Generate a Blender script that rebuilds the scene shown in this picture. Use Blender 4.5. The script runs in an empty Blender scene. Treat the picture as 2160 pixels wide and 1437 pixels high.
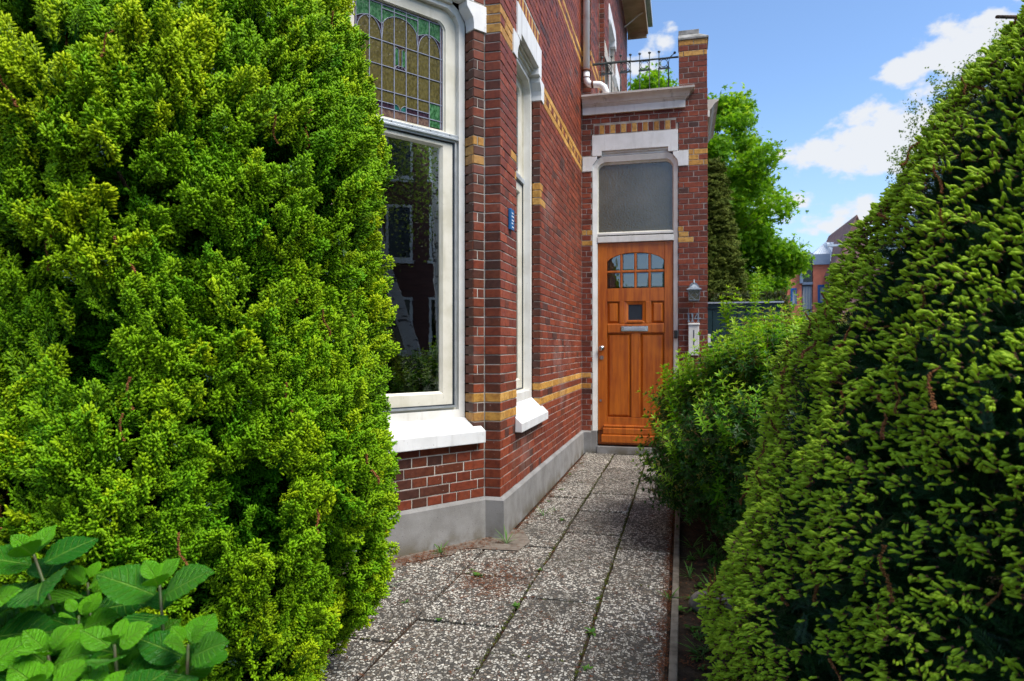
import bpy, math, random
import numpy as np
from mathutils import Vector, Matrix

random.seed(7); rng = np.random.default_rng(11)
scene = bpy.context.scene
COL = scene.collection
rad = math.radians

# ------------------------------------------------------------------ camera
cam_d = bpy.data.cameras.new('camera'); cam = bpy.data.objects.new('camera', cam_d); COL.objects.link(cam)
CAM = Vector((0, 0, 1.19))
YAW = math.atan(360/1437.0)
cam.location = CAM; cam.rotation_euler = (rad(90), 0, YAW)
cam_d.sensor_width = 36.0; cam_d.lens = 36.0*1437/2160; cam_d.shift_y = 14/2160
cam_d.clip_start = 0.05; cam_d.clip_end = 2000
cam_d.dof.use_dof = True; cam_d.dof.focus_distance = 3.6; cam_d.dof.aperture_fstop = 5.0
scene.camera = cam

# ------------------------------------------------------------------ light
SUN_AZ, SUN_EL = 112.0, 56.0            # azimuth from +Y towards +X
SUN_STRENGTH, SUN_ANGLE = 2.5, 38.0
SKY_STRENGTH = 0.10
scene.view_settings.view_transform = 'Standard'; scene.view_settings.look = 'None'
scene.view_settings.exposure = 1.3; scene.view_settings.gamma = 1.0
scene.view_settings.use_curve_mapping = False
scene.cycles.max_bounces = 6; scene.cycles.transparent_max_bounces = 8
scene.cycles.diffuse_bounces = 3; scene.cycles.glossy_bounces = 3; scene.cycles.transmission_bounces = 4
scene.cycles.use_adaptive_sampling = True; scene.cycles.adaptive_threshold = 0.02
scene.cycles.use_denoising = True
scene.cycles.sample_clamp_indirect = 6

world = bpy.data.worlds.new('World'); scene.world = world; world.use_nodes = True
wn = world.node_tree; wn.nodes.clear(); WL = wn.links
def wnode(t, **k):
    n = wn.nodes.new(t)
    for a, b in k.items(): setattr(n, a, b)
    return n
def wmath(op, a, b=None, c=None, clamp=False):
    n = wnode('ShaderNodeMath', operation=op, use_clamp=clamp)
    for i, v in enumerate((a, b, c)):
        if v is None: continue
        if isinstance(v, (int, float)): n.inputs[i].default_value = v
        else: WL.new(v, n.inputs[i])
    return n.outputs[0]
wo = wnode('ShaderNodeOutputWorld'); bg = wnode('ShaderNodeBackground'); bg.inputs[1].default_value = SKY_STRENGTH
sky = wnode('ShaderNodeTexSky', sky_type='NISHITA', sun_disc=False)
sky.sun_elevation = rad(SUN_EL); sky.sun_rotation = rad(SUN_AZ); sky.altitude = 1500
sky.air_density = 1.15; sky.dust_density = 0.15; sky.ozone_density = 4.5
tc = wnode('ShaderNodeTexCoord'); sep = wnode('ShaderNodeSeparateXYZ'); WL.new(tc.outputs['Generated'], sep.inputs[0])
az = wmath('MULTIPLY', wmath('ARCTAN2', sep.outputs[0], sep.outputs[1]), 180/math.pi)
el = wmath('MULTIPLY', wmath('ARCSINE', sep.outputs[2]), 180/math.pi)
cmb = wnode('ShaderNodeCombineXYZ'); WL.new(az, cmb.inputs[0]); WL.new(wmath('MULTIPLY', el, 1.5), cmb.inputs[1])
nz = wnode('ShaderNodeTexNoise'); nz.inputs['Scale'].default_value = 0.42; nz.inputs['Detail'].default_value = 8; nz.inputs['Roughness'].default_value = 0.55
WL.new(cmb.outputs[0], nz.inputs['Vector'])
nzb = wnode('ShaderNodeTexNoise'); nzb.inputs['Scale'].default_value = 0.045; nzb.inputs['Detail'].default_value = 3
WL.new(cmb.outputs[0], nzb.inputs['Vector'])
dens = None
# cumulus cloud bodies, the unseen last row added as white fill for the facade: azimuth, elevation, half width, half height (degrees), weight
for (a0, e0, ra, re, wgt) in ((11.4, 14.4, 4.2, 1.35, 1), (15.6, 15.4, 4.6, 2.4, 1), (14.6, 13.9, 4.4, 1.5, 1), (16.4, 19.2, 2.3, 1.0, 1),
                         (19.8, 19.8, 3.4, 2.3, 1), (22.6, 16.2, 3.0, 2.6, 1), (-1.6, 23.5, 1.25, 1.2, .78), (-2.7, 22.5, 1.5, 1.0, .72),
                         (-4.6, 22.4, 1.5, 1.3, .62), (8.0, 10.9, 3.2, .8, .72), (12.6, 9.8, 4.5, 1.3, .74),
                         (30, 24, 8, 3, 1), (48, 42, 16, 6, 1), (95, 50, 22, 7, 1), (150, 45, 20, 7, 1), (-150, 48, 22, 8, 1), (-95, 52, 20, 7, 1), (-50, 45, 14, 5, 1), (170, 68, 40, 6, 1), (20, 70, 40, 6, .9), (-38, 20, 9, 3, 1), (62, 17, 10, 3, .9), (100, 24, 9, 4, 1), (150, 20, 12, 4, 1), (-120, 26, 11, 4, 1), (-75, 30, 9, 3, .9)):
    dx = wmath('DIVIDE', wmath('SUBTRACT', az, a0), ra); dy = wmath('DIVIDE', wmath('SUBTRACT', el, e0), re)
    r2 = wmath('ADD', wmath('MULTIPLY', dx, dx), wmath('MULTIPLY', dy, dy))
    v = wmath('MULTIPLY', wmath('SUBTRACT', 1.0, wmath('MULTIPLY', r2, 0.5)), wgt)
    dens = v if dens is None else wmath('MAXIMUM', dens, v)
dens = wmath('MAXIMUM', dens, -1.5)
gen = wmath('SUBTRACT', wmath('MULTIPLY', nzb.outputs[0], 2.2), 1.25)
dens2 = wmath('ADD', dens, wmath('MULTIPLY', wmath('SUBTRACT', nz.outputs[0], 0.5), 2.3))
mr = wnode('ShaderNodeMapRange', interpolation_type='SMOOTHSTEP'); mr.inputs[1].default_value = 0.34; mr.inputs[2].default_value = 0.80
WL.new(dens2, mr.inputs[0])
veil = wnode('ShaderNodeMapRange', interpolation_type='SMOOTHSTEP'); veil.inputs[1].default_value = 20; veil.inputs[2].default_value = -1
veil.inputs[3].default_value = 0.0; veil.inputs[4].default_value = 0.55; WL.new(el, veil.inputs[0])
mixv = wnode('ShaderNodeMixRGB'); mixv.inputs[2].default_value = (2.2, 2.7, 3.5, 1)
WL.new(veil.outputs[0], mixv.inputs[0]); WL.new(sky.outputs[0], mixv.inputs[1])
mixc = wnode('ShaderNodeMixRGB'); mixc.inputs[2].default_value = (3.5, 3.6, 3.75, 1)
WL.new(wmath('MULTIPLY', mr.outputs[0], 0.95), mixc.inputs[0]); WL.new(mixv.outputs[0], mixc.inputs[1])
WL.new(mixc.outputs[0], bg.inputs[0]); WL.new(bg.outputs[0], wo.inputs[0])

sun_d = bpy.data.lights.new('sun', 'SUN'); sun = bpy.data.objects.new('sun', sun_d); COL.objects.link(sun)
sun_d.energy = SUN_STRENGTH; sun_d.angle = rad(SUN_ANGLE); sun_d.color = (1.0, 0.95, 0.87)
sv = Vector((math.sin(rad(SUN_AZ))*math.cos(rad(SUN_EL)), math.cos(rad(SUN_AZ))*math.cos(rad(SUN_EL)), math.sin(rad(SUN_EL))))
sun.rotation_euler = sv.to_track_quat('Z', 'Y').to_euler(); sun.location = sv*30

# ------------------------------------------------------------------ materials
MATS = {}
class NT:
    def __init__(s, name):
        m = bpy.data.materials.new(name); m.use_nodes = True; s.m = m; s.t = m.node_tree; s.t.nodes.clear()
        s.out = s.n('ShaderNodeOutputMaterial'); MATS[name] = m
    def n(s, t, **k):
        x = s.t.nodes.new(t)
        for a, b in k.items(): setattr(x, a, b)
        return x
    def put(s, v, sock):
        if isinstance(v, bpy.types.NodeSocket): s.t.links.new(v, sock)
        elif isinstance(v, (tuple, list)) and sock.type == 'RGBA' and len(v) == 3: sock.default_value = (*v, 1)
        else: sock.default_value = v
    def math(s, op, a, b=None, clamp=False):
        x = s.n('ShaderNodeMath', operation=op, use_clamp=clamp); s.put(a, x.inputs[0])
        if b is not None: s.put(b, x.inputs[1])
        return x.outputs[0]
    def pos(s, scale=(1, 1, 1), rot=(0, 0, 0), kind='pos'):
        if kind == 'pos': v = s.n('ShaderNodeNewGeometry').outputs['Position']
        else: v = s.n('ShaderNodeTexCoord').outputs['Object']
        mp = s.n('ShaderNodeMapping'); mp.inputs['Scale'].default_value = scale; mp.inputs['Rotation'].default_value = rot
        s.put(v, mp.inputs[0]); return mp.outputs[0]
    def noise(s, scale, detail=4, vec=None, rough=.55, out=0):
        x = s.n('ShaderNodeTexNoise'); x.inputs['Scale'].default_value = scale; x.inputs['Detail'].default_value = detail
        x.inputs['Roughness'].default_value = rough; s.put(vec if vec is not None else s.pos(), x.inputs['Vector']); return x.outputs[out]
    def voro(s, scale, vec=None, feature='F1'):
        x = s.n('ShaderNodeTexVoronoi', feature=feature); x.inputs['Scale'].default_value = scale
        s.put(vec if vec is not None else s.pos(), x.inputs['Vector']); return x
    def ramp(s, v, a, b, lo=0., hi=1.):
        x = s.n('ShaderNodeMapRange', interpolation_type='SMOOTHSTEP')
        s.put(v, x.inputs[0]); x.inputs[1].default_value = a; x.inputs[2].default_value = b; x.inputs[3].default_value = lo; x.inputs[4].default_value = hi
        return x.outputs[0]
    def mix(s, f, a, b, mode='MIX'):
        x = s.n('ShaderNodeMixRGB', blend_type=mode); s.put(f, x.inputs[0]); s.put(a, x.inputs[1]); s.put(b, x.inputs[2]); return x.outputs[0]
    def attr(s, name, kind='GEOMETRY', out='Fac'):
        x = s.n('ShaderNodeAttribute', attribute_type=kind); x.attribute_name = name; return x.outputs[out]
    def bump(s, h, strength=.5, dist=.002):
        x = s.n('ShaderNodeBump'); x.inputs['Strength'].default_value = strength; x.inputs['Distance'].default_value = dist
        s.put(h, x.inputs['Height']); return x.outputs[0]
    def bsdf(s, col, rough=.6, spec=.5, normal=None, **k):
        x = s.n('ShaderNodeBsdfPrincipled'); s.put(col, x.inputs['Base Color']); s.put(rough, x.inputs['Roughness'])
        x.inputs['Specular IOR Level'].default_value = spec
        for a, b in k.items(): s.put(b, x.inputs[a.replace('_', ' ')])
        if normal is not None: s.put(normal, x.inputs['Normal'])
        return x.outputs[0]
    def done(s, sh): s.put(sh, s.out.inputs[0]); return s.m

def brick_mat(name, src):
    T = NT(name)
    base = T.attr('tint', out='Color') if src == 'mesh' else T.n('ShaderNodeObjectInfo').outputs['Color']
    n1 = T.noise(38, 5); n2 = T.noise(9, 3); n3 = T.noise(160, 2)
    c = T.mix(T.ramp(n1, .35, .75), base, T.mix(1, base, (.60, .50, .44), 'MULTIPLY'))
    c = T.mix(T.ramp(n2, .55, .8, 0, .4), c, (.10, .042, .030))
    sp = T.noise(55, 2, rough=.7)
    c = T.mix(T.ramp(sp, .70, .76, 0, .55), c, (.55, .5, .47))
    c = T.mix(T.ramp(n3, .62, .7, 0, .35), c, (.04, .02, .02))
    h = T.math('ADD', T.math('MULTIPLY', n1, .8), T.math('MULTIPLY', n3, .5))
    st = T.noise(3.2, 5, T.pos((1, 1, .22))); c = T.mix(T.ramp(st, .50, .78, 0, .55), c, T.mix(1, c, (.50, .42, .38), 'MULTIPLY'))
    c = T.mix(T.ramp(T.noise(1.3, 4), .58, .75, 0, .16), c, (.50, .42, .38))
    return T.done(T.bsdf(c, .6, .4, T.bump(h, .6, .0024)))
brick_mat('brick_face', 'mesh'); brick_mat('brick_face_single', 'obj')

def simple(name, a, b, ns=12, rough=.6, spec=.4, bump=.3, bdist=.002, bs=60, lo=.35, hi=.7, vec=None, **k):
    T = NT(name); v = T.pos(vec) if vec else None
    c = T.mix(T.ramp(T.noise(ns, 5, v), lo, hi), a, b)
    return T.done(T.bsdf(c, rough, spec, T.bump(T.noise(bs, 4, v), bump, bdist), **k))
simple('mortar', (.50, .46, .41), (.26, .235, .205), 6, .95, .1, .6, .003, 120)
simple('white_stone', (.80, .80, .80), (.70, .70, .695), 5, .55, .4, .25, .0015, 90)
simple('white_paint', (.82, .81, .77), (.72, .70, .64), 3, .38, .5, .08, .001, 30)
simple('cream_paint', (.74, .71, .62), (.60, .57, .46), 4, .4, .5, .1, .001, 30)
simple('grey_trim_paint', (.60, .54, .46), (.42, .36, .30), 7, .55, .4, .15, .001, 40, vec=(1, 1, 6))
simple('silver', (.62, .66, .70), (.5, .54, .58), 20, .3, .5, .05, .0005, 40, Metallic=.6)
simple('lead', (.24, .26, .34), (.16, .17, .23), 40, .45, .5, .1, .0005, 60)
simple('gasket', (.015, .02, .03), (.02, .03, .04), 30, .5)
simple('soil', (.055, .038, .025), (.025, .017, .012), 9, .95, .1, 1., .02, 35)
simple('iron', (.035, .05, .05), (.02, .028, .03), 30, .45, .5, .3, .001, 80)
simple('pipe_paint', (.84, .84, .83), (.52, .46, .42), 5, .4, .5, .1, .001, 20, lo=.5, hi=.9)
simple('rust', (.16, .06, .03), (.08, .03, .02), 40, .85, .2, .6, .002, 90)
simple('zinc', (.42, .47, .52), (.33, .37, .42), 14, .45, .5, .2, .001, 40, Metallic=.3)
simple('lantern_metal', (.26, .31, .36), (.15, .18, .22), 40, .5, .5, .2, .001, 60, Metallic=.4)
simple('steel', (.55, .56, .56), (.42, .43, .43), 30, .22, .5, .05, .0005, 60, Metallic=1.0)
simple('black_plastic', (.012, .012, .014), (.02, .02, .02), 30, .35)
simple('dark_room', (.06, .055, .05), (.04, .035, .03), 3, .9, .1)
simple('cap_concrete', (.36, .36, .35), (.17, .17, .16), 12, .9, .2, .8, .004, 60)
simple('bark', (.10, .07, .05), (.045, .03, .022), 20, .9, .1, .9, .006, 60, vec=(1, 1, .3))
simple('twig', (.16, .075, .04), (.09, .045, .025), 30, .8, .2, .4, .001, 60)
simple('blue_enamel', (.01, .11, .30), (.015, .14, .36), 20, .15, .6, .05, .0005)
simple('white_marks', (.75, .8, .85), (.6, .68, .75), 90, .3)
simple('dark_boards', (.006, .03, .035), (.012, .045, .05), 6, .5, .4, .2, .001, 40)
simple('wall_orange', (.78, .25, .15), (.70, .21, .12), 4, .85, .2, .3, .003, 20)
simple('gable_brick', (.34, .20, .16), (.24, .13, .11), 3, .85, .2, .3, .003, 20)
simple('zinc_roof', (.56, .62, .68), (.50, .56, .62), 3, .4, .5, .1, .001, 20)
simple('cladding', (.26, .33, .44), (.22, .29, .40), 3, .5, .4, .1, .001, 20)
simple('window_blue', (.012, .13, .42), (.012, .11, .36), 3, .4)
simple('curtain', (.60, .62, .60), (.42, .44, .43), 5, .8, .2, vec=(6, 6, .2))
simple('rock', (.24, .20, .16), (.12, .10, .08), 14, .85, .2, .8, .01, 30)
simple('kerb_concrete', (.20, .17, .135), (.10, .085, .065), 20, .9, .2, .8, .004, 80)
simple('debris', (.19, .07, .03), (.10, .035, .018), 40, .9, .1)
simple('moss', (.10, .12, .02), (.035, .04, .012), 40, .95, .05)
simple('soffit_wood', (.60, .46, .32), (.44, .32, .21), 6, .6, .3, .2, .001, 30)
simple('hyd_stem', (.05, .09, .015), (.06, .045, .02), 30, .5)
simple('street', (.06, .06, .062), (.045, .045, .046), 3, .9, .2)
simple('house_far', (.14, .065, .05), (.09, .045, .04), 2, .85, .2, vec=(1, 1, 8))
def grimy(name, a, b, dirt, amt, rough):
    T = NT(name); c = T.mix(T.ramp(T.noise(6, 5), .35, .7), a, b)
    c = T.mix(T.ramp(T.noise(16, 5, T.pos((1, 1, .12)), .65), .52, .78, 0, amt), c, dirt); c = T.mix(T.ramp(T.noise(42, 3, rough=.7), .66, .72, 0, amt), c, dirt)
    return T.done(T.bsdf(c, rough, .4, T.bump(T.noise(110, 4), .3, .0015)))
for nm_ in ('white_stone', 'white_paint', 'cream_paint', 'grey_trim_paint'): bpy.data.materials.remove(MATS.pop(nm_))
grimy('white_stone', (.74, .74, .74), (.64, .64, .635), (.34, .33, .31), .5, .6); grimy('white_paint', (.76, .75, .71), (.66, .64, .59), (.36, .33, .27), .4, .4)
grimy('cream_paint', (.68, .65, .56), (.55, .52, .42), (.30, .28, .20), .45, .4); grimy('grey_trim_paint', (.68, .63, .57), (.54, .48, .42), (.18, .15, .12), .7, .55)
def T_plinth():
    T = NT('plinth_stone'); n = T.noise(7, 5); f = T.noise(190, 3); z = T.n('ShaderNodeSeparateXYZ'); T.put(T.n('ShaderNodeNewGeometry').outputs['Position'], z.inputs[0])
    c = T.mix(T.ramp(n, .3, .75), (.255, .25, .245), (.175, .168, .16))
    c = T.mix(T.ramp(f, .6, .75, 0, .6), c, (.36, .355, .35)); c = T.mix(T.ramp(T.noise(120, 2), .66, .74, 0, .8), c, (.05, .05, .05))
    c = T.mix(T.math('MULTIPLY', T.ramp(z.outputs[2], .10, .0), T.ramp(n, .35, .6)), c, (.13, .115, .085))
    return T.done(T.bsdf(c, .85, .25, T.bump(f, .6, .003)))
T_plinth()
def T_slab():
    T = NT('aggregate_slab')
    oi = T.n('ShaderNodeObjectInfo'); p = T.n('ShaderNodeNewGeometry').outputs['Position']
    add = T.n('ShaderNodeVectorMath', operation='ADD'); T.put(p, add.inputs[0]); T.put(oi.outputs['Location'], add.inputs[1])
    wv = T.n('ShaderNodeVectorMath', operation='ADD'); sc = T.n('ShaderNodeVectorMath', operation='SCALE')
    T.put(T.noise(90, 2, add.outputs[0], out=1), sc.inputs[0]); sc.inputs['Scale'].default_value = .006
    T.put(add.outputs[0], wv.inputs[0]); T.put(sc.outputs[0], wv.inputs[1])
    v = T.voro(80, wv.outputs[0]); e = T.voro(80, wv.outputs[0], 'DISTANCE_TO_EDGE')
    s = T.n('ShaderNodeSeparateColor'); T.put(v.outputs['Color'], s.inputs[0])
    peb = T.mix(T.ramp(s.outputs[0], .43, .49), (.10, .095, .088), (.74, .70, .62))
    peb = T.mix(T.ramp(s.outputs[1], .70, .74), peb, (.23, .19, .15))
    peb = T.mix(T.ramp(s.outputs[2], .80, .85), peb, (.46, .42, .37))
    edge = T.ramp(e.outputs['Distance'], .05, .16)
    c = T.mix(edge, (.060, .052, .042), peb)
    grime = T.ramp(T.noise(2.6, 5), .40, .70)
    c = T.mix(T.math('MULTIPLY', grime, .5), c, (.06, .055, .045))
    c = T.mix(T.ramp(T.noise(6.5, 4), .6, .78, 0, .4), c, (.12, .085, .055))
    c = T.mix(1, c, T.mix(oi.outputs['Random'], (.70, .69, .66), (1.12, 1.12, 1.1)), 'MULTIPLY')
    return T.done(T.bsdf(c, .75, .35, T.bump(edge, .9, .004)))
T_slab()
def T_wood():
    T = NT('varnished_wood'); p = T.pos((1, 1, .09))
    n = T.noise(22, 6, p, .6); n2 = T.noise(90, 3, p, .6); b = T.noise(3, 2)
    c = T.mix(T.ramp(n, .35, .68), (.50, .130, .008), (.31, .062, .004)); c = T.mix(T.ramp(n2, .5, .8, 0, .45), c, (.15, .025, .003))
    c = T.mix(T.ramp(b, .45, .7, 0, .35), c, (.60, .17, .008))
    return T.done(T.bsdf(c, .45, .35, T.bump(n2, .1, .0006), Coat_Weight=.25, Coat_Roughness=.2))
T_wood()
def T_glass(name, ior, tint=(1, 1, 1), wav=0.0, opaque=None, rough=0.0):
    T = NT(name); nrm = T.bump(T.noise(14 if opaque is None else 60, 2), wav, .003) if wav else None
    g = T.n('ShaderNodeBsdfAnisotropic') if False else T.n('ShaderNodeBsdfGlossy'); g.inputs['Roughness'].default_value = rough; g.inputs['Color'].default_value = (1, 1, 1, 1)
    if nrm is not None: T.put(nrm, g.inputs['Normal'])
    if opaque is None:
        t = T.n('ShaderNodeBsdfTransparent'); t.inputs[0].default_value = (*tint, 1)
    else:
        t = T.n('ShaderNodeBsdfDiffuse'); T.put(opaque(T), t.inputs[0])
    f = T.n('ShaderNodeFresnel'); f.inputs['IOR'].default_value = ior
    m = T.n('ShaderNodeMixShader'); T.put(f.outputs[0], m.inputs[0]); T.put(t.outputs[0], m.inputs[1]); T.put(g.outputs[0], m.inputs[2])
    return T.done(m.outputs[0])
T_glass('window_glass', 1.72, (.75, .8, .78), .02)
T_glass('door_glass', 2.3, (.5, .53, .5), .25)
T_glass('far_glass', 1.5, (.1, .12, .12), 0)
T_glass('frosted_glass', 1.75, wav=1.0, rough=.14, opaque=lambda T: T.mix(T.ramp(T.noise(2.2, 3), .35, .7), (.080, .072, .044), (.115, .105, .075)))
def stained(name, a, b):
    T_glass(name, 1.25, wav=1.0, rough=.2, opaque=lambda T: T.mix(T.ramp(T.noise(75, 4, T.pos((1, 1, .55)), .7), .35, .68), T.mix(T.ramp(T.noise(9, 2, T.pos((1, 1, .08))), .35, .65, 0, .7), a, tuple(x*.55 for x in a)), b))
stained('glass_olive', (.072, .060, .016), (.125, .105, .034)); stained('glass_green', (.012, .075, .020), (.08, .21, .09))
stained('glass_violet', (.018, .008, .014), (.05, .025, .04)); stained('glass_teal', (.005, .07, .065), (.03, .14, .12))
stained('glass_border', (.09, .05, .045), (.17, .11, .08))

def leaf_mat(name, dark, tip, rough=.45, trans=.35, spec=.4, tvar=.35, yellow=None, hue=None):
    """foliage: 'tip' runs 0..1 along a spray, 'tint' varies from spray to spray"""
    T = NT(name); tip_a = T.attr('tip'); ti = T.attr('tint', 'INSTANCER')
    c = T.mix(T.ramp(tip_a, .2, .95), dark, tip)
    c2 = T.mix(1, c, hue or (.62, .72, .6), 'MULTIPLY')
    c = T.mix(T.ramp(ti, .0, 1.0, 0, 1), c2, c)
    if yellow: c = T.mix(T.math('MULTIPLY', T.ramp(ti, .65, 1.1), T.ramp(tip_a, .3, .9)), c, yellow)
    b = T.bsdf(c, rough, spec)
    tr = T.n('ShaderNodeBsdfTranslucent'); T.put(T.mix(1, c, (1.25, 1.2, .55), 'MULTIPLY'), tr.inputs[0])
    m = T.n('ShaderNodeMixShader'); m.inputs[0].default_value = trans; T.put(b, m.inputs[1]); T.put(tr.outputs[0], m.inputs[2])
    return T.done(m.outputs[0])
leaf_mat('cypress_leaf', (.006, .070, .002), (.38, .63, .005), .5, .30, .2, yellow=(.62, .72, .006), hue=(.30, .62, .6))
leaf_mat('yew_needle', (.010, .050, .012), (.026, .105, .024), .38, .12, .35)
leaf_mat('yew_shoot', (.36, .52, .025), (.60, .80, .05), .5, .32, .2, hue=(.75, .8, .8))
leaf_mat('barberry_leaf', (.022, .085, .008), (.06, .18, .014), .42, .25, .3)
leaf_mat('barberry_young', (.20, .38, .014), (.46, .62, .025), .45, .4, .3, hue=(.5, .8, .6))
leaf_mat('pale_leaf', (.24, .30, .05), (.55, .56, .14), .5, .35, .3, hue=(.8, .62, .45))
leaf_mat('blossom', (.35, .36, .08), (.50, .46, .16), .6, .3, .2, hue=(.9, .7, .5))
leaf_mat('maple_leaf', (.12, .30, .015), (.28, .52, .03), .5, .5, .2, yellow=(.50, .62, .05))
leaf_mat('dark_conifer', (.025, .05, .008), (.20, .24, .03), .6, .15, .2)
leaf_mat('hedge_leaf', (.02, .05, .008), (.13, .17, .02), .5, .2, .3)
leaf_mat('willow_leaf', (.10, .17, .03), (.24, .34, .08), .5, .5, .3)
leaf_mat('weed_leaf', (.05, .15, .015), (.12, .28, .03), .5, .3, .3)
leaf_mat('catkin', (.24, .08, .03), (.42, .18, .08), .85, .05, .1)
leaf_mat('juniper_berry', (.25, .40, .30), (.35, .50, .38), .6, .1, .2)
def T_hyd():
    T = NT('hydrangea_leaf'); lu, lv = T.attr('lu'), T.attr('lv'); ti = T.attr('tint', 'INSTANCER')
    au = T.math('ABSOLUTE', lu)
    ph = T.math('FRACT', T.math('MULTIPLY', T.math('SUBTRACT', lv, T.math('MULTIPLY', au, .22)), 7.5))
    lat = T.ramp(T.math('ABSOLUTE', T.math('SUBTRACT', ph, .5)), .13, .0)
    mid = T.ramp(au, .075, .02); vein = T.math('MAXIMUM', mid, T.math('MULTIPLY', lat, T.ramp(au, 1.0, .5, .1, .65)))
    n = T.noise(30, 3); small = T.voro(420, feature='DISTANCE_TO_EDGE')
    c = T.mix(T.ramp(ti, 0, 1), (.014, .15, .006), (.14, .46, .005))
    c = T.mix(T.ramp(n, .4, .75, 0, .5), c, T.mix(1, c, (.7, .75, .6), 'MULTIPLY'))
    c = T.mix(T.math('MULTIPLY', vein, .6), c, (.24, .48, .06))
    c = T.mix(T.ramp(T.noise(130, 2, rough=.7), .70, .75, 0, .7), c, (.20, .12, .03))
    h = T.math('ADD', T.math('MULTIPLY', vein, -1.0), T.math('MULTIPLY', T.ramp(small.outputs['Distance'], 0, .3), .25))
    b = T.bsdf(c, .32, .4, T.bump(h, 1.0, .006))
    tr = T.n('ShaderNodeBsdfTranslucent'); T.put(T.mix(1, c, (1.3, 1.3, .5), 'MULTIPLY'), tr.inputs[0])
    m = T.n('ShaderNodeMixShader'); m.inputs[0].default_value = .18; T.put(b, m.inputs[1]); T.put(tr.outputs[0], m.inputs[2])
    return T.done(m.outputs[0])
T_hyd()
def T_birch():
    T = NT('birch_bark'); n = T.noise(5, 4, T.pos((1, 1, 2.2))); n2 = T.noise(3, 3)
    c = T.mix(T.ramp(n, .55, .62), (.62, .60, .57), (.06, .05, .05)); c = T.mix(T.ramp(n2, .5, .8, 0, .5), c, (.25, .23, .2))
    return T.done(T.bsdf(c, .8, .2, T.bump(n, .5, .01)))
T_birch()

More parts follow.
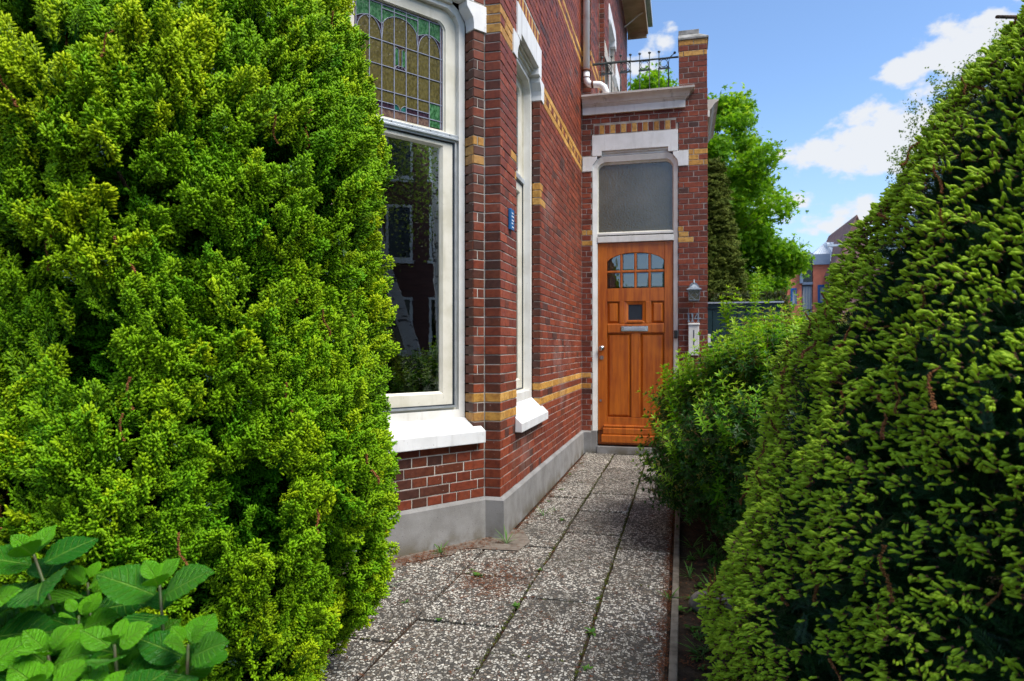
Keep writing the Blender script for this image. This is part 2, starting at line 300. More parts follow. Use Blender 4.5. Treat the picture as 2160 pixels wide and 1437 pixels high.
# ------------------------------------------------------------------ mesh helpers
def wloc(o):
    p = Vector((0, 0, 0))
    while o is not None: p = p + Vector(o.location); o = o.parent
    return p
class MB:
    """collects boxes, prisms and tubes in world coordinates; build() links them as ONE object"""
    def __init__(s): s.v = []; s.f = []; s.m = []; s.c = []; s.mi = 0; s.col = (1, 1, 1)
    def add(s, vs, fs):
        b = len(s.v); s.v += [tuple(v) for v in vs]
        for f in fs: s.f.append([b+i for i in f]); s.m.append(s.mi); s.c.append(s.col)
    def box(s, a, b):
        (x0, y0, z0), (x1, y1, z1) = a, b
        s.add([(x0, y0, z0), (x1, y0, z0), (x1, y1, z0), (x0, y1, z0), (x0, y0, z1), (x1, y0, z1), (x1, y1, z1), (x0, y1, z1)],
              [(0, 3, 2, 1), (4, 5, 6, 7), (0, 1, 5, 4), (1, 2, 6, 5), (2, 3, 7, 6), (3, 0, 4, 7)])
    def ext(s, W, pts, d0, d1, taper=0.0):
        """extrude polygon pts (u,z) on wall W between depths d0 (back) and d1 (front)"""
        n = len(pts); cu = sum(p[0] for p in pts)/n; cz = sum(p[1] for p in pts)/n
        vs = [W(u, z, d0) for u, z in pts]
        if taper:
            us = [p[0] for p in pts]; zs = [p[1] for p in pts]
            hu, hz = (max(us)-min(us))/2, (max(zs)-min(zs))/2; mu, mz = (max(us)+min(us))/2, (max(zs)+min(zs))/2
            vs += [W(mu+(u-mu)*(hu-taper)/hu, mz+(z-mz)*(hz-taper)/hz, d1) for u, z in pts]
        else: vs += [W(u, z, d1) for u, z in pts]
        s.add(vs, [list(range(n))[::-1], list(range(n, 2*n))]+[(i, (i+1) % n, n+(i+1) % n, n+i) for i in range(n)])
    def rect(s, W, u0, u1, z0, z1, d0, d1, taper=0.0): s.ext(W, [(u0, z0), (u1, z0), (u1, z1), (u0, z1)], d0, d1, taper)
    def ring(s, W, A, B, d0, d1, d1b=None):
        """ring between outline A and outline B (same count); inner edge's front may lie deeper (d1b)"""
        n = len(A); d1b = d1 if d1b is None else d1b
        vs = [W(u, z, d0) for u, z in A]+[W(u, z, d1) for u, z in A]+[W(u, z, d1b) for u, z in B]+[W(u, z, d0) for u, z in B]
        fs = []
        for i in range(n):
            j = (i+1) % n
            for a, b in ((0, 1), (1, 2), (2, 3), (3, 0)): fs.append((a*n+i, a*n+j, b*n+j, b*n+i))
        s.add(vs, fs)
    def tube(s, pts, rs, seg=8, cap=True):
        pts = [Vector(p) for p in pts]
        if not isinstance(rs, (list, tuple)): rs = [rs]*len(pts)
        b = len(s.v); rings = []
        for i, p in enumerate(pts):
            t = (pts[min(i+1, len(pts)-1)]-pts[max(i-1, 0)]).normalized()
            up = Vector((0, 0, 1)) if abs(t.z) < .9 else Vector((1, 0, 0))
            x = t.cross(up).normalized(); y = x.cross(t)
            rings.append([p+(x*math.cos(a)+y*math.sin(a))*rs[i] for a in [2*math.pi*k/seg for k in range(seg)]])
        vs = [v for r in rings for v in r]; fs = []
        for i in range(len(pts)-1):
            for k in range(seg): fs.append((i*seg+k, i*seg+(k+1) % seg, (i+1)*seg+(k+1) % seg, (i+1)*seg+k))
        if cap: fs += [list(range(seg))[::-1], [(len(pts)-1)*seg+k for k in range(seg)]]
        s.add(vs, fs)
    def ball(s, c, r, seg=10, sc=(1, 1, 1)):
        c = Vector(c); vs = []; fs = []; R = seg//2
        for i in range(R+1):
            a = math.pi*i/R
            for k in range(seg):
                b = 2*math.pi*k/seg; vs.append((c.x+r*sc[0]*math.sin(a)*math.cos(b), c.y+r*sc[1]*math.sin(a)*math.sin(b), c.z+r*sc[2]*math.cos(a)))
        for i in range(R):
            for k in range(seg): fs.append((i*seg+k, (i+1)*seg+k, (i+1)*seg+(k+1) % seg, i*seg+(k+1) % seg))
        s.add(vs, fs)
    def build(s, name, mats, parent=None, smooth=False, tint=False, bevel=0.0):
        me = bpy.data.meshes.new(name); off = wloc(parent) if parent is not None else Vector((0, 0, 0))
        me.from_pydata([(v[0]-off.x, v[1]-off.y, v[2]-off.z) for v in s.v], [], s.f)
        for m in ([mats] if isinstance(mats, str) else mats): me.materials.append(MATS[m])
        me.polygons.foreach_set('material_index', s.m)
        if smooth: me.polygons.foreach_set('use_smooth', [True]*len(s.f))
        if tint:
            a = me.attributes.new('tint', 'FLOAT_COLOR', 'FACE')
            a.data.foreach_set('color', np.array([(*c, 1) for c in s.c], dtype=np.float32).ravel())
        me.update()
        o = bpy.data.objects.new(name, me); COL.objects.link(o); o.parent = parent
        if bevel:
            b = o.modifiers.new('bevel', 'BEVEL'); b.width = bevel; b.segments = 2; b.limit_method = 'ANGLE'; b.angle_limit = rad(40)
        return o
def tag(o, label=None, cat=None, group=None, kind=None):
    for k, v in (('label', label), ('category', cat), ('group', group), ('kind', kind)):
        if v: o[k] = v
    return o
def empty(name, loc, label, cat, group=None):
    o = bpy.data.objects.new(name, None); COL.objects.link(o); o.location = loc; o.empty_display_size = .1
    return tag(o, label, cat, group)
class Wall:
    def __init__(s, ox, oy, ux, uy, nx, ny): s.o = (ox, oy); s.u = (ux, uy); s.n = (nx, ny)
    def __call__(s, u, z, d=0.0): return (s.o[0]+s.u[0]*u+s.n[0]*d, s.o[1]+s.u[1]*u+s.n[1]*d, z)
def sweep(mb, path, prof, close_ends=True):
    """prof: (offset to the right of the path, z) outline, mitred at corners"""
    P = [Vector((p[0], p[1])) for p in path]; n = len(prof); base = len(mb.v); vs = []
    for i, p in enumerate(P):
        nr = []
        for a, b in ((i-1, i), (i, i+1)):
            if a >= 0 and b < len(P):
                d = (P[b]-P[a]).normalized(); nr.append(Vector((d.y, -d.x)))
        m = nr[0] if len(nr) == 1 else (nr[0]+nr[1])/(1+nr[0].dot(nr[1]))
        vs += [(p.x+m.x*o, p.y+m.y*o, z) for o, z in prof]
    fs = []
    for i in range(len(P)-1):
        for k in range(n): fs.append((i*n+k, (i+1)*n+k, (i+1)*n+(k+1) % n, i*n+(k+1) % n))
    if close_ends: fs += [list(range(n)), list(range((len(P)-1)*n, len(P)*n))[::-1]]
    mb.add(vs, fs)

# ------------------------------------------------------------------ ground
def sheet(name, x0, x1, y0, y1, z, m, kind='structure', sub=1):
    mb = MB(); mb.add([(x0, y0, z), (x1, y0, z), (x1, y1, z), (x0, y1, z)], [(0, 1, 2, 3)]); return tag(mb.build(name, m), kind=kind)
sheet('ground', -400, 400, -300, 600, -.012, 'soil')
sheet('road', 9.5, 15.5, -60, 60, -.006, 'street')
path = MB(); path.box((-2.6, -2.0, -.06), (-.055, 7.66, -.022)); path = tag(path.build('path', 'soil'), kind='structure')
# paving slabs: real slabs with open joints
def slab_mesh(w, l, k):
    r = random.Random(k); mb = MB(); t = .03; g = 5
    pts = []
    for i in range(g): pts.append((-w/2+w*i/g, -l/2))
    for i in range(g): pts.append((w/2, -l/2+l*i/g))
    for i in range(g): pts.append((w/2-w*i/g, l/2))
    for i in range(g): pts.append((-w/2, l/2-l*i/g))
    pts = [(x+r.uniform(-.003, .003), y+r.uniform(-.003, .003)) for x, y in pts]
    n = len(pts); s = 1-.008/max(w, l)*2
    vs = [(x, y, -t) for x, y in pts]+[(x, y, -.004) for x, y in pts]+[(x*s, y*s, 0) for x, y in pts]
    fs = [(i, (i+1) % n, n+(i+1) % n, n+i) for i in range(n)]+[(n+i, n+(i+1) % n, 2*n+(i+1) % n, 2*n+i) for i in range(n)]+[list(range(2*n, 3*n))]
    mb.add(vs, fs); o = mb.build('slab', 'aggregate_slab', None); return o
slab_rects = []
def strip(x0, x1, ys):
    for a, b in zip(ys[:-1], ys[1:]): slab_rects.append((x0+.006, x1-.006, a+.004, b-.004))
strip(-.735, -.375, [.15, .75, 1.35, 1.95, 2.55, 3.15, 3.75, 4.35, 4.95, 5.55, 6.15, 6.75, 7.62])
strip(-.375, -.062, [.45, 1.05, 1.65, 2.25, 2.85, 3.45, 4.05, 4.65, 5.25, 5.85, 6.45, 7.05, 7.62])
strip(-1.06, -.735, [4.15, 4.75, 5.35, 5.95, 6.55, 7.15, 7.62])
strip(-1.135, -.735, [.35, .95, 1.55, 2.15, 2.80, 3.42, 3.98])
strip(-1.535, -1.135, [.15, .75, 1.35, 1.95, 2.55, 3.20]); strip(-1.935, -1.535, [.35, .95, 1.55, 2.15, 2.75])
for k, (x0, x1, y0, y1) in enumerate(slab_rects):
    w, l = x1-x0, y1-y0; o = slab_mesh(w, l, k)
    o.location = ((x0+x1)/2, (y0+y1)/2, random.uniform(-.004, .006)); o.rotation_euler = (random.uniform(-.011, .011), random.uniform(-.011, .011), random.uniform(-.009, .009)); o.parent = path
for k, pts in enumerate(([(-1.528, 3.208), (-1.141, 3.208), (-1.141, 3.975), (-1.528, 3.445)], [(-1.928, 2.758), (-1.541, 2.758), (-1.541, 3.425), (-1.928, 2.89)], [(-1.128, 3.988), (-.741, 3.988), (-.741, 4.142), (-1.055, 4.142), (-1.055, 4.085)])):
    mb = MB(); n = len(pts); mb.add([(x, y, -.03) for x, y in pts]+[(x, y, 0) for x, y in pts], [list(range(n, 2*n))]+[(i, (i+1) % n, n+(i+1) % n, n+i) for i in range(n)])
    mb.build('slab', 'aggregate_slab', path, bevel=.003)
for i, y in enumerate(np.arange(.3, 7.3, 1.0)):
    kb = MB(); kb.box((-.050, y, -.12), (-.018, y+.992, .012+random.uniform(-.004, .006))); kb = kb.build('kerb_stone', 'kerb_concrete', path, bevel=.004)

# ------------------------------------------------------------------ the house
house = empty('brick_house', (-1.1, 5.0, 0), 'red brick house with cream banding, stained glass bay window and a wooden front door', 'house')
A36 = rad(36); cd = (math.sin(A36), math.cos(A36))
P1 = (-1.208, 4.112); P2 = (-1.81, 3.283); YD = 7.64
W_bay = Wall(P1[0], P1[1], -cd[0], -cd[1], cd[1], -cd[0])          # u runs left from the inner corner
W_side = Wall(-1.103, 4.112, 0, 1, 1, 0)                           # u runs back along the side wall
W_nar = Wall(P1[0], 4.112, 1, 0, 0, -1)
W_door = Wall(0, YD, 1, 0, 0, -1)
W_nar2 = Wall(-1.81, 3.174, 0, 1, 1, 0)
W_front = Wall(-4.0, 3.174, 1, 0, 0, -1)
W_up1 = Wall(-.997, 7.64, 0, 1, 1, 0); W_upn1 = Wall(-1.103, 7.64, 1, 0, 0, -1)
W_upn2 = Wall(-.997, 8.401, 1, 0, 0, -1); W_up2 = Wall(-.933, 8.401, 0, 1, 1, 0)
W_shaft = W_door
W_east = Wall(.262, 7.64, 0, 1, 1, 0)
Z0, CH = .250, .0594
RED = [(.21, .040, .015), (.185, .035, .013), (.24, .048, .017), (.16, .031, .013), (.20, .042, .016), (.27, .054, .018)]
DRK = [(.13, .032, .013), (.10, .028, .014), (.075, .025, .016), (.16, .038, .014)]
YEL = [(.58, .31, .060), (.53, .27, .052), (.62, .35, .085), (.50, .25, .045)]
recs = []        # (wall, u, z, d, length, height, colour)
def lay(W, L, k0, k1, blocks=(), yellow=None, dark=.16, off=0.0, single=None, tone=1.0, ustart=0.0):
    for k in range(k0, k1):
        z = Z0+k*CH; zc = z+CH/2
        mod = .106 if k % 2 == 0 else .212
        sh = 0.0 if k % 2 == 0 else (.053 if k % 4 == 1 else .159)
        if single: mod = single; sh = 0
        iv = [(ustart, L)]
        for (a, b, za, zb) in blocks:
            if za <= zc <= zb:
                nv = []
                for (p, q) in iv:
                    if b <= p or a >= q: nv.append((p, q)); continue
                    if a > p: nv.append((p, a))
                    if b < q: nv.append((b, q))
                iv = nv
        for (p, q) in iv:
            j = math.floor((p-off-sh)/mod); x = off+sh+j*mod
            while x < q-1e-6:
                a, b = max(x, p), min(x+mod, q); x += mod
                if b-a < .03: continue
                r = random.random(); cl = None
                if yellow: cl = yellow(k, (a+b)/2, b-a)
                if cl == 'Y': c = random.choice(YEL)
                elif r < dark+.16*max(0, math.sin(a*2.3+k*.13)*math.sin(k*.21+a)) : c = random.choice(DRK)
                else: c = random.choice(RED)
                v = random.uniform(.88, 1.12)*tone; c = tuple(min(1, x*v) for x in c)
                recs.append((W, (a+b)/2, zc, random.uniform(-.0015, .0015), b-a-.0075, CH-.0075, c))
BAY_O = (.089, .934); SIDE_O = (.423, 1.227); DOOR_O = (-.986, -.050)
def bands(k, u, l):
    return 'Y' if k in (8, 10, 69, 71) else None
def bay_y(k, u, l):
    if k in (8, 10): return 'Y'
    if k in (35, 37): return 'Y' if u < .2 or u > .85 else None
    if k == 36: return 'Y' if (.045 < u < .2) or u > .98 else None
    return 'Y' if k in (49, 50, 51) else None
def side_y(k, u, l):
    if k in (8, 10): return 'Y' if (u < .42 or u > 1.2) else None
    if k in (35, 37): return 'Y' if (.33 < u < .43 or 1.22 < u < 1.42) else None
    if k == 36: return 'Y' if (.38 < u < .43 or 1.22 < u < 1.3) else None
    if k in (49, 51): return 'Y'
    if k == 50: return 'Y' if int(u/.106+.5) % 2 == 0 else None
    return bands(k, u, l)
def door_y(k, u, l):
    if k in (8, 10): return 'Y'
    if k in (35, 37): return 'Y' if u < -.98 or (-.05 < u < .10) else None
    if k == 36: return 'Y' if (-1.03 < u < -.98) or (-.05 < u < .05) else None
    if k in (49, 51): return 'Y'
    if k == 50: return 'Y' if int(u/.106+3.5) % 2 == 0 else None
    if k in (69, 71): return 'Y'
    return None
def opening(o, zb, e=.11):
    return [(o[0], o[1], zb, 3.571), (o[0]-e, o[1]+e, 3.160, 3.327)]
sold = lambda o: [(o[0]+.02, o[1]-.02, 3.571, 3.676)]
lay(W_bay, 1.025, 0, 78, opening(BAY_O, .64), bay_y, dark=.45, tone=.8)  # tone darkens the bay bricks against strong sun, shade put into their colour
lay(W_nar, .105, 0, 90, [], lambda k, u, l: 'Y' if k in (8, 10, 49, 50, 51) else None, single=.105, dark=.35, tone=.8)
lay(W_side, 3.528, 0, 88, opening(SIDE_O, .62)+sold(SIDE_O), side_y, dark=.08, tone=1.08)
lay(W_door, .264, 0, 63, opening(DOOR_O, 0)+sold(DOOR_O)+[(-.95, .0, 3.8, 4.0)], door_y, ustart=-1.103, dark=.12, off=-1.103+.0)
lay(W_door, .260, 63, 72, [], door_y, ustart=-.045, dark=.2, off=-.045)
lay(W_nar2, .109, 0, 70, [], bands, single=.109, dark=.3)
lay(W_front, 2.19, 0, 70, [], bands, dark=.3)
lay(W_upn1, .106, 62, 118, [], bands, single=.106, dark=.2)
lay(W_up1, .761, 62, 118, [], bands, dark=.25)
lay(W_upn2, .064, 62, 118, [], bands, single=.064, dark=.1)
UPW = [(.50, 1.33, 4.2, 5.66), (.05, .42, 4.6, 5.03)]
lay(W_up2, 3.54, 62, 120, [(.52, 1.33, 4.0, 5.66), (1.40, 1.95, 4.0, 5.25), (.03, .45, 4.3, 5.0)], bands, dark=.2)
lay(W_east, 1.7, 0, 60, [], None, dark=.15)
def soldiers(W, o):
    n = 15; w = (o[1]-o[0]-.04)/n
    for i in range(n):
        u = o[0]+.02+w*(i+.5); c = random.choice(YEL if i % 2 == 1 else RED)
        recs.append((W, u, 3.6235, .0, w-.008, .095, c))
soldiers(W_side, SIDE_O); soldiers(W_door, DOOR_O)
# brick reveals of the window openings
def reveal(W, u, sgn, depth, z0, z1, ys, dark=.4):
    """the side of an opening: a narrow brick face turned into the wall"""
    V = Wall(W.o[0]+W.u[0]*u-W.n[0]*depth, W.o[1]+W.u[1]*u-W.n[1]*depth, W.n[0], W.n[1], W.u[0]*sgn, W.u[1]*sgn)
    k0 = int(math.ceil((z0-Z0)/CH)); k1 = int((z1-Z0)/CH)
    lay(V, depth, k0, k1+1, [], lambda k, uu, l: 'Y' if k in ys else None, single=depth, dark=dark, tone=.85)
YS = (8, 10, 35, 36, 37)
reveal(W_bay, .089, 1, .088, .66, 3.13, YS, .7); reveal(W_bay, .934, -1, .088, .66, 3.13, YS)
reveal(W_side, .423, 1, .07, .70, 3.13, YS); reveal(W_side, 1.227, -1, .07, .70, 3.13, YS, .6)

# mortar backing sheets (walls)
def backing(name, quads, mat='mortar'):
    mb = MB()
    for (W, u0, u1, z0, z1) in quads: mb.rect(W, u0, u1, z0, z1, -.055, -.0045)
    return mb.build(name, mat, house)
def around(W, u0, u1, o, zb, top, z0=0.0):
    return [(W, u0, o[0]-.0065, z0, top), (W, o[1]+.0065, u1, z0, top)]+([(W, o[0], o[1], z0, zb)] if zb > z0 else [])+[(W, o[0], o[1], 3.42, top)]
bay_wall = backing('bay_wall', around(W_bay, -.02, 1.045, BAY_O, .64, 8.5)+[(W_nar, -.02, .0985, 0, 8.5), (W_nar2, -.02, .13, 0, 8.5), (W_front, 0, 2.183, 0, 8.5)])
side_wall = backing('side_wall', around(W_side, .0065, 3.56, SIDE_O, .62, 8.5))
porch_wall = backing('porch_wall', around(W_door, -1.12, .2555, DOOR_O, 0, 4.0)+[(W_door, -.0385, .2535, 4.0, 4.527), (W_east, .0065, 1.7, 0, 3.9)])
upper_wall = backing('upper_wall', [(W_upn1, -.02, .0995, 3.9, 8.5), (W_up1, .0065, .78, 3.9, 8.5), (W_upn2, -.02, .0575, 3.9, 8.5), (W_up2, .0065, .45, 4.2, 8.5), (W_up2, .0065, .52, 3.9, 4.3), (W_up2, .52, 1.33, 5.62, 8.5), (W_up2, 1.33, 3.54, 3.9, 8.5), (W_up2, .45, .52, 4.3, 8.5)])
for W, p in ((W_bay, bay_wall), (W_nar, bay_wall), (W_nar2, bay_wall), (W_front, bay_wall), (W_side, side_wall), (W_door, porch_wall), (W_east, porch_wall)): W.part = p
# room behind the windows, and the rest of the shell
room = MB(); poly = [(-4, 3.22), (-1.85, 3.22), (-1.24, 4.16), (-1.16, 4.16), (-1.16, 7.68), (-1.04, 7.68), (-1.04, 12), (-7, 12), (-7, 3.22)]
for z in (.05, 8.45): room.add([(x, y, z) for x, y in poly], [list(range(len(poly)))])
room.add([(-7, 3.22, .05), (-7, 12, .05), (-7, 12, 8.45), (-7, 3.22, 8.45), (-1.04, 12, .05), (-1.04, 12, 8.45), (-4, 3.22, .05), (-4, 3.22, 8.45)], [(0, 1, 2, 3), (1, 4, 5, 2), (0, 6, 7, 3)])
room.box((-1.04, 9.4, 0), (.26, 9.45, 3.9)); room.box((-1.04, 7.7, 3.70), (.2, 9.4, 3.74)); room.box((-7, 7.66, .05), (-1.15, 7.70, 8.4))
room.build('interior', 'dark_room', house)

# choose the bricks that show largest as bricks of their own; the rest joined
def proj(p):
    x, y = p[0]-CAM.x, p[1]-CAM.y; c, s = math.cos(YAW), math.sin(YAW); X = x*c+y*s; D = -x*s+y*c
    if D < .1: return None
    return 1080+1437*X/D, 732.5-1437*(p[2]-CAM.z)/D, D
scored = []
for i, r in enumerate(recs):
    W, u, z, d, l, h, c = r; p = W(u, z, d); q = proj(p)
    if q is None or getattr(W, 'part', None) is None: continue
    x, y, D = q; v = Vector((CAM.x-p[0], CAM.y-p[1])).normalized(); f = v.x*W.n[0]+v.y*W.n[1]
    if f <= 0 or not (0 < x < 2160 and 0 < y < 1437): continue
    if x < 830 and y > 40 and W is W_bay: continue
    if W is W_front or W is W_nar2 and y > 60: continue
    if W is W_door and x > 1400 and y > 720: continue
    scored.append((l*h*f/D**2, i))
scored.sort(reverse=True); chosen = {i for _, i in scored[:300]}
def brick_geo(l, h, k):
    r = random.Random(k); hd = .02; ch = .0022
    j = lambda: r.uniform(-.0008, .0008)
    a = [(-l/2, -h/2), (l/2, -h/2), (l/2, h/2), (-l/2, h/2)]
    b = [(x-math.copysign(ch, x)+j(), z-math.copysign(ch, z)+j()) for x, z in a]
    vs = [(x, hd, z) for x, z in a]+[(x+j(), .002, z+j()) for x, z in a]+[(x, j(), z) for x, z in b]
    fs = [(0, 1, 5, 4), (1, 2, 6, 5), (2, 3, 7, 6), (3, 0, 4, 7), (4, 5, 9, 8), (5, 6, 10, 9), (6, 7, 11, 10), (7, 4, 8, 11), (8, 9, 10, 11)]
    return vs, fs
rest = MB(); shared = {}
for i, (W, u, z, d, l, h, c) in enumerate(recs):
    if i in chosen:
        key = (round(l, 2), round(h, 3), i % 4)
        if key not in shared:
            me = bpy.data.meshes.new('brick'); vs, fs = brick_geo(l, h, i); me.from_pydata(vs, [], fs); me.materials.append(MATS['brick_face_single']); shared[key] = me
        o = bpy.data.objects.new('brick', shared[key]); COL.objects.link(o); o.parent = W.part
        p = Vector(W(u, z, d))-wloc(W.part); o.location = p
        ang = math.atan2(-W.n[0], W.n[1])+math.pi     # local -Y faces out
        o.rotation_euler = (random.uniform(-.01, .01), 0, ang+random.uniform(-.006, .006)); o.color = (*c, 1)
    else:
        vs, fs = brick_geo(l, h, i); rest.col = c
        tx, tn = Vector(W.u), Vector(W.n); sgn = 1
        rest.add([W(u+x, z+zz, d-y) for x, y, zz in vs], fs)
rest = tag(rest.build('brickwork', 'brick_face', house, tint=True), kind='stuff')

# plinth of blue-grey stone
pl = MB(); prof = [(-.04, .253), (.004, .253), (.026, .236), (.030, .0), (-.04, .0)]
sweep(pl, [(-4, 3.174), (-1.81, 3.174), P2], prof); sweep(pl, [P2, P1], prof); sweep(pl, [P1, (-1.103, 4.112), (-1.103, 5.9)], prof)
sweep(pl, [(-1.103, 5.903), (-1.103, YD), (-.995, YD)], prof)
pl.build('plinth', 'plinth_stone', house)
pl = MB(); sweep(pl, [(-.045, YD), (.262, YD), (.262, 9.3)], prof); pl.build('plinth', 'plinth_stone', house)

# ---- arched frames
def prof_pts(u0, u1, zb, zt, c):
    S = [(0, 1.0), (.12, .72), (.30, .42), (.58, .22), (.80, .10), (1.0, 0)]
    R = [(u1-a*c, zt-b*c) for a, b in S]; Lf = [(u0+a*c, zt-b*c) for a, b in S][::-1]
    return [(u0, zb), (u1, zb)]+R+Lf
def lintel(W, o, parent):
    u0, u1 = o; mb = MB()
    mb.ext(W, [(u0, 3.560), (u0, 3.329), (u0+.107, 3.329), (u0+.107, 3.382), (u1-.107, 3.382), (u1-.107, 3.329), (u1, 3.329), (u1, 3.560)][::-1], -.08, .010)
    l = mb.build('lintel', 'white_stone', parent, bevel=.003)
    for sg, e in ((1, u0), (-1, u1)):
        mb = MB(); f = lambda a: e+sg*a
        mb.ext(W, [(f(-.108), 3.3255), (f(.056), 3.3255), (f(.052), 3.29), (f(.030), 3.262), (f(.008), 3.235), (f(0), 3.20), (f(0), 3.163), (f(-.108), 3.163)], -.08, .009)
        mb.build('lintel_shoulder', 'white_stone', parent, bevel=.003)
def mould(W, o, rec, parent, mat):
    mb = MB(); a, b = o[0]+.107, o[1]-.107
    for i, (z0, z1, d) in enumerate(((3.357, 3.382, -.012), (3.333, 3.357, -.03), (3.309, 3.333, -.048))):
        mb.rect(W, a, b, z0+.003, z1, -.12, d-rec*.25); mb.rect(W, a, b, z0, z0+.004, -.12, d-rec*.25-.012)
    mb.build('head_moulding', mat, parent, bevel=.003)
def sill(W, o, z_back, z_front, z_bot, rec, proj_, parent, horn=.06, h0=None, h1=None):
    mb = MB(); f = (z_back-z_front)/(rec+proj_); zw = z_front+f*proj_
    a, b = (o[0]-(horn if h0 is None else h0)), (o[1]+(horn if h1 is None else h1))
    # one solid: inner tongue between the jambs, outer nosing with horns
    U = [(o[0]+.001, -rec), (o[1]-.001, -rec), (o[1]-.001, .002), (b, .002), (b, proj_), (a, proj_), (a, .002), (o[0]+.001, .002)]
    zt = lambda d: z_front+f*(proj_-d)
    n = len(U); vs = [W(u, z_bot, d) for u, d in U]+[W(u, zt(d), d) for u, d in U]
    mb.add(vs, [list(range(n))[::-1], list(range(n, 2*n))]+[(i, (i+1) % n, n+(i+1) % n, n+i) for i in range(n)])
    return mb.build('window_sill', 'white_stone', parent, bevel=.004)

# ---- bay window
def bay_window():
    W = W_bay; o = BAY_O; win = MB(); rec = .088
    A = prof_pts(o[0]+.001, o[1]-.001, .745, 3.325, .10); B = prof_pts(o[0]+.045, o[1]-.045, .80, 3.285, .085)
    C = prof_pts(o[0]+.058, o[1]-.058, .815, 3.272, .082)
    win.ring(W, A, B, -.17, -rec); fr = win.build('bay_window', 'white_paint', house)
    tag(fr, 'tall white framed window with stained glass above clear glass')
    mb = MB(); mb.ring(W, B, C, -.17, -rec-.035); mb.build('frame', 'cream_paint', fr)
    lintel(W, o, fr); mould(W, o, rec, fr, 'cream_paint')
    sill(W, o, .752, .672, .598, rec, .052, fr, horn=.06, h1=.06)
    # upper sash
    O = prof_pts(o[0]+.058, o[1]-.058, 2.515, 3.272, .08); I = prof_pts(.215, .828+.012, 2.527, 3.205, .045); I2 = prof_pts(.226, .831, 2.535, 3.200, .04)
    mb = MB(); mb.ring(W, O, I, -.17, -.118); mb.ring(W, I, I2, -.17, -.128); mb.build('sash', 'cream_paint', fr)
    # silver transom strip
    mb = MB(); mb.rect(W, .137, .886, 2.492, 2.512, -.16, -.090); mb.rect(W, .137, .886, 2.478, 2.4915, -.16, -.082); mb.build('transom', 'silver', fr, bevel=.002)
    mb = MB()
    for u in (.20, .34, .47, .61, .75): mb.rect(W, u, u+.006, 2.500, 2.506, -.1, -.0885)
    mb.build('screw', 'gasket', fr)
    # lower sash
    mb = MB(); a, b = o[0]+.058, o[1]-.058
    mb.ring(W, [(a, .815), (b, .815), (b, 2.478), (a, 2.478)], [(a+.012, .827), (b-.012, .827), (b-.012, 2.466), (a+.012, 2.466)], -.17, -.095); mb.build('weather_strip', 'silver', fr)
    mb = MB(); mb.ring(W, [(a+.012, .827), (b-.012, .827), (b-.012, 2.466), (a+.012, 2.466)], [(a+.020, .835), (b-.020, .835), (b-.020, 2.458), (a+.020, 2.458)], -.17, -.108); mb.build('seal', 'gasket', fr)
    O = [(a+.020, .835), (b-.020, .835), (b-.020, 2.458), (a+.020, 2.458)]; I = [(.238, .902), (.785, .902), (.785, 2.437), (.238, 2.437)]; I2 = [(.252, .916), (.771, .916), (.771, 2.425), (.252, 2.425)]
    mb = MB(); mb.ring(W, O, I, -.17, -.112); mb.ring(W, I, I2, -.17, -.112, -.130); mb.build('sash', 'cream_paint', fr)
    mb = MB(); mb.rect(W, .25, .773, .914, 2.427, -.142, -.136); tag(mb.build('pane', 'window_glass', fr), 'large clear pane below the stained glass')
    # stained glass: one pane per cell
    us = [.829, .816, .731, .651, .568, .486, .405, .323, .241, .228]; zs = [2.540, 2.590, 2.692, 2.835, 2.977, 3.190, 3.200]
    g = .0015
    def pane(pts, m, d=-.139, d0=-.146):
        mb = MB(); mb.ext(W, pts, d0, d); return mb.build('pane', m, fr)
    def rc(u1, u0, z0, z1): return [(u0+g, z0+g), (u1-g, z0+g), (u1-g, z1-g), (u0+g, z1-g)]
    S = MB()
    def arc(cx, zb, hw, h, n=14, p=1.0):
        return [(cx-hw*math.cos(math.pi*i/n), zb+h*math.sin(math.pi*i/n)**p) for i in range(n+1)]
    archR = arc((us[7]+us[9-1])/2+.0, 2.99, .082, .10); 
    cR, cM, cL = (us[6]+us[8])/2, (us[3]+us[6])/2, (us[1]+us[3])/2
    hs = lambda u: max([(-1)]+[zb+h*math.sqrt(max(0, 1-((u-c)/w)**2)) if abs(u-c) < w else -1 for c, w, zb, h in ((cR, .082, 2.977, .125), (cM, .123, 3.045, .10), (cL, .082, 2.977, .125))])
    outer = lambda u: 3.075+(.065*max(0, math.cos((u-cM)/.123*math.pi/2)) if abs(u-cM) < .123 else .028*max(0, math.cos((abs(u-cM)-.205)/.082*math.pi/2)))
    for i in range(1, 8):
        a, b = us[i], us[i+1]
        for j in range(1, 4):
            m = 'glass_olive'
            if j == 1 and i in (1, 7): m = 'glass_green'
            if j == 1 and i in (2, 3, 5, 6):
                pane(rc(a, b, zs[1], 2.622), 'glass_violet'); pane(rc(a, b, 2.622, zs[2]), m); continue
            if j == 1 and i == 4:
                pane(rc(a, b, zs[1], zs[2]), m)
                for c, sgn in ((a, -1), (b, 1)):
                    pts = [(c, zs[1]+g)]+[(c+sgn*.036*math.cos(t*math.pi/10), zs[1]+g+.036*math.sin(t*math.pi/10)) for t in range(6)]
                    pane(pts, 'glass_teal', -.1375, -.1385)
                continue
            if i in (1, 7) and j == 1:
                pane(rc(a, b, zs[0]+.005, zs[2]), m); continue
            pane(rc(a, b, zs[j], zs[j+1]), m)
        # top cell: olive below the arch, violet spandrel, green above
        n = 8; uu = [b+(a-b)*t/n for t in range(n+1)]
        lo = [(u, zs[4]) for u in uu]; mid = [(u, min(zs[5], max(zs[4], hs(u)))) for u in uu]; hi = [(u, min(zs[5], max(outer(u), max(zs[4], hs(u))+.001))) for u in uu]; tp = [(u, zs[5]) for u in uu]
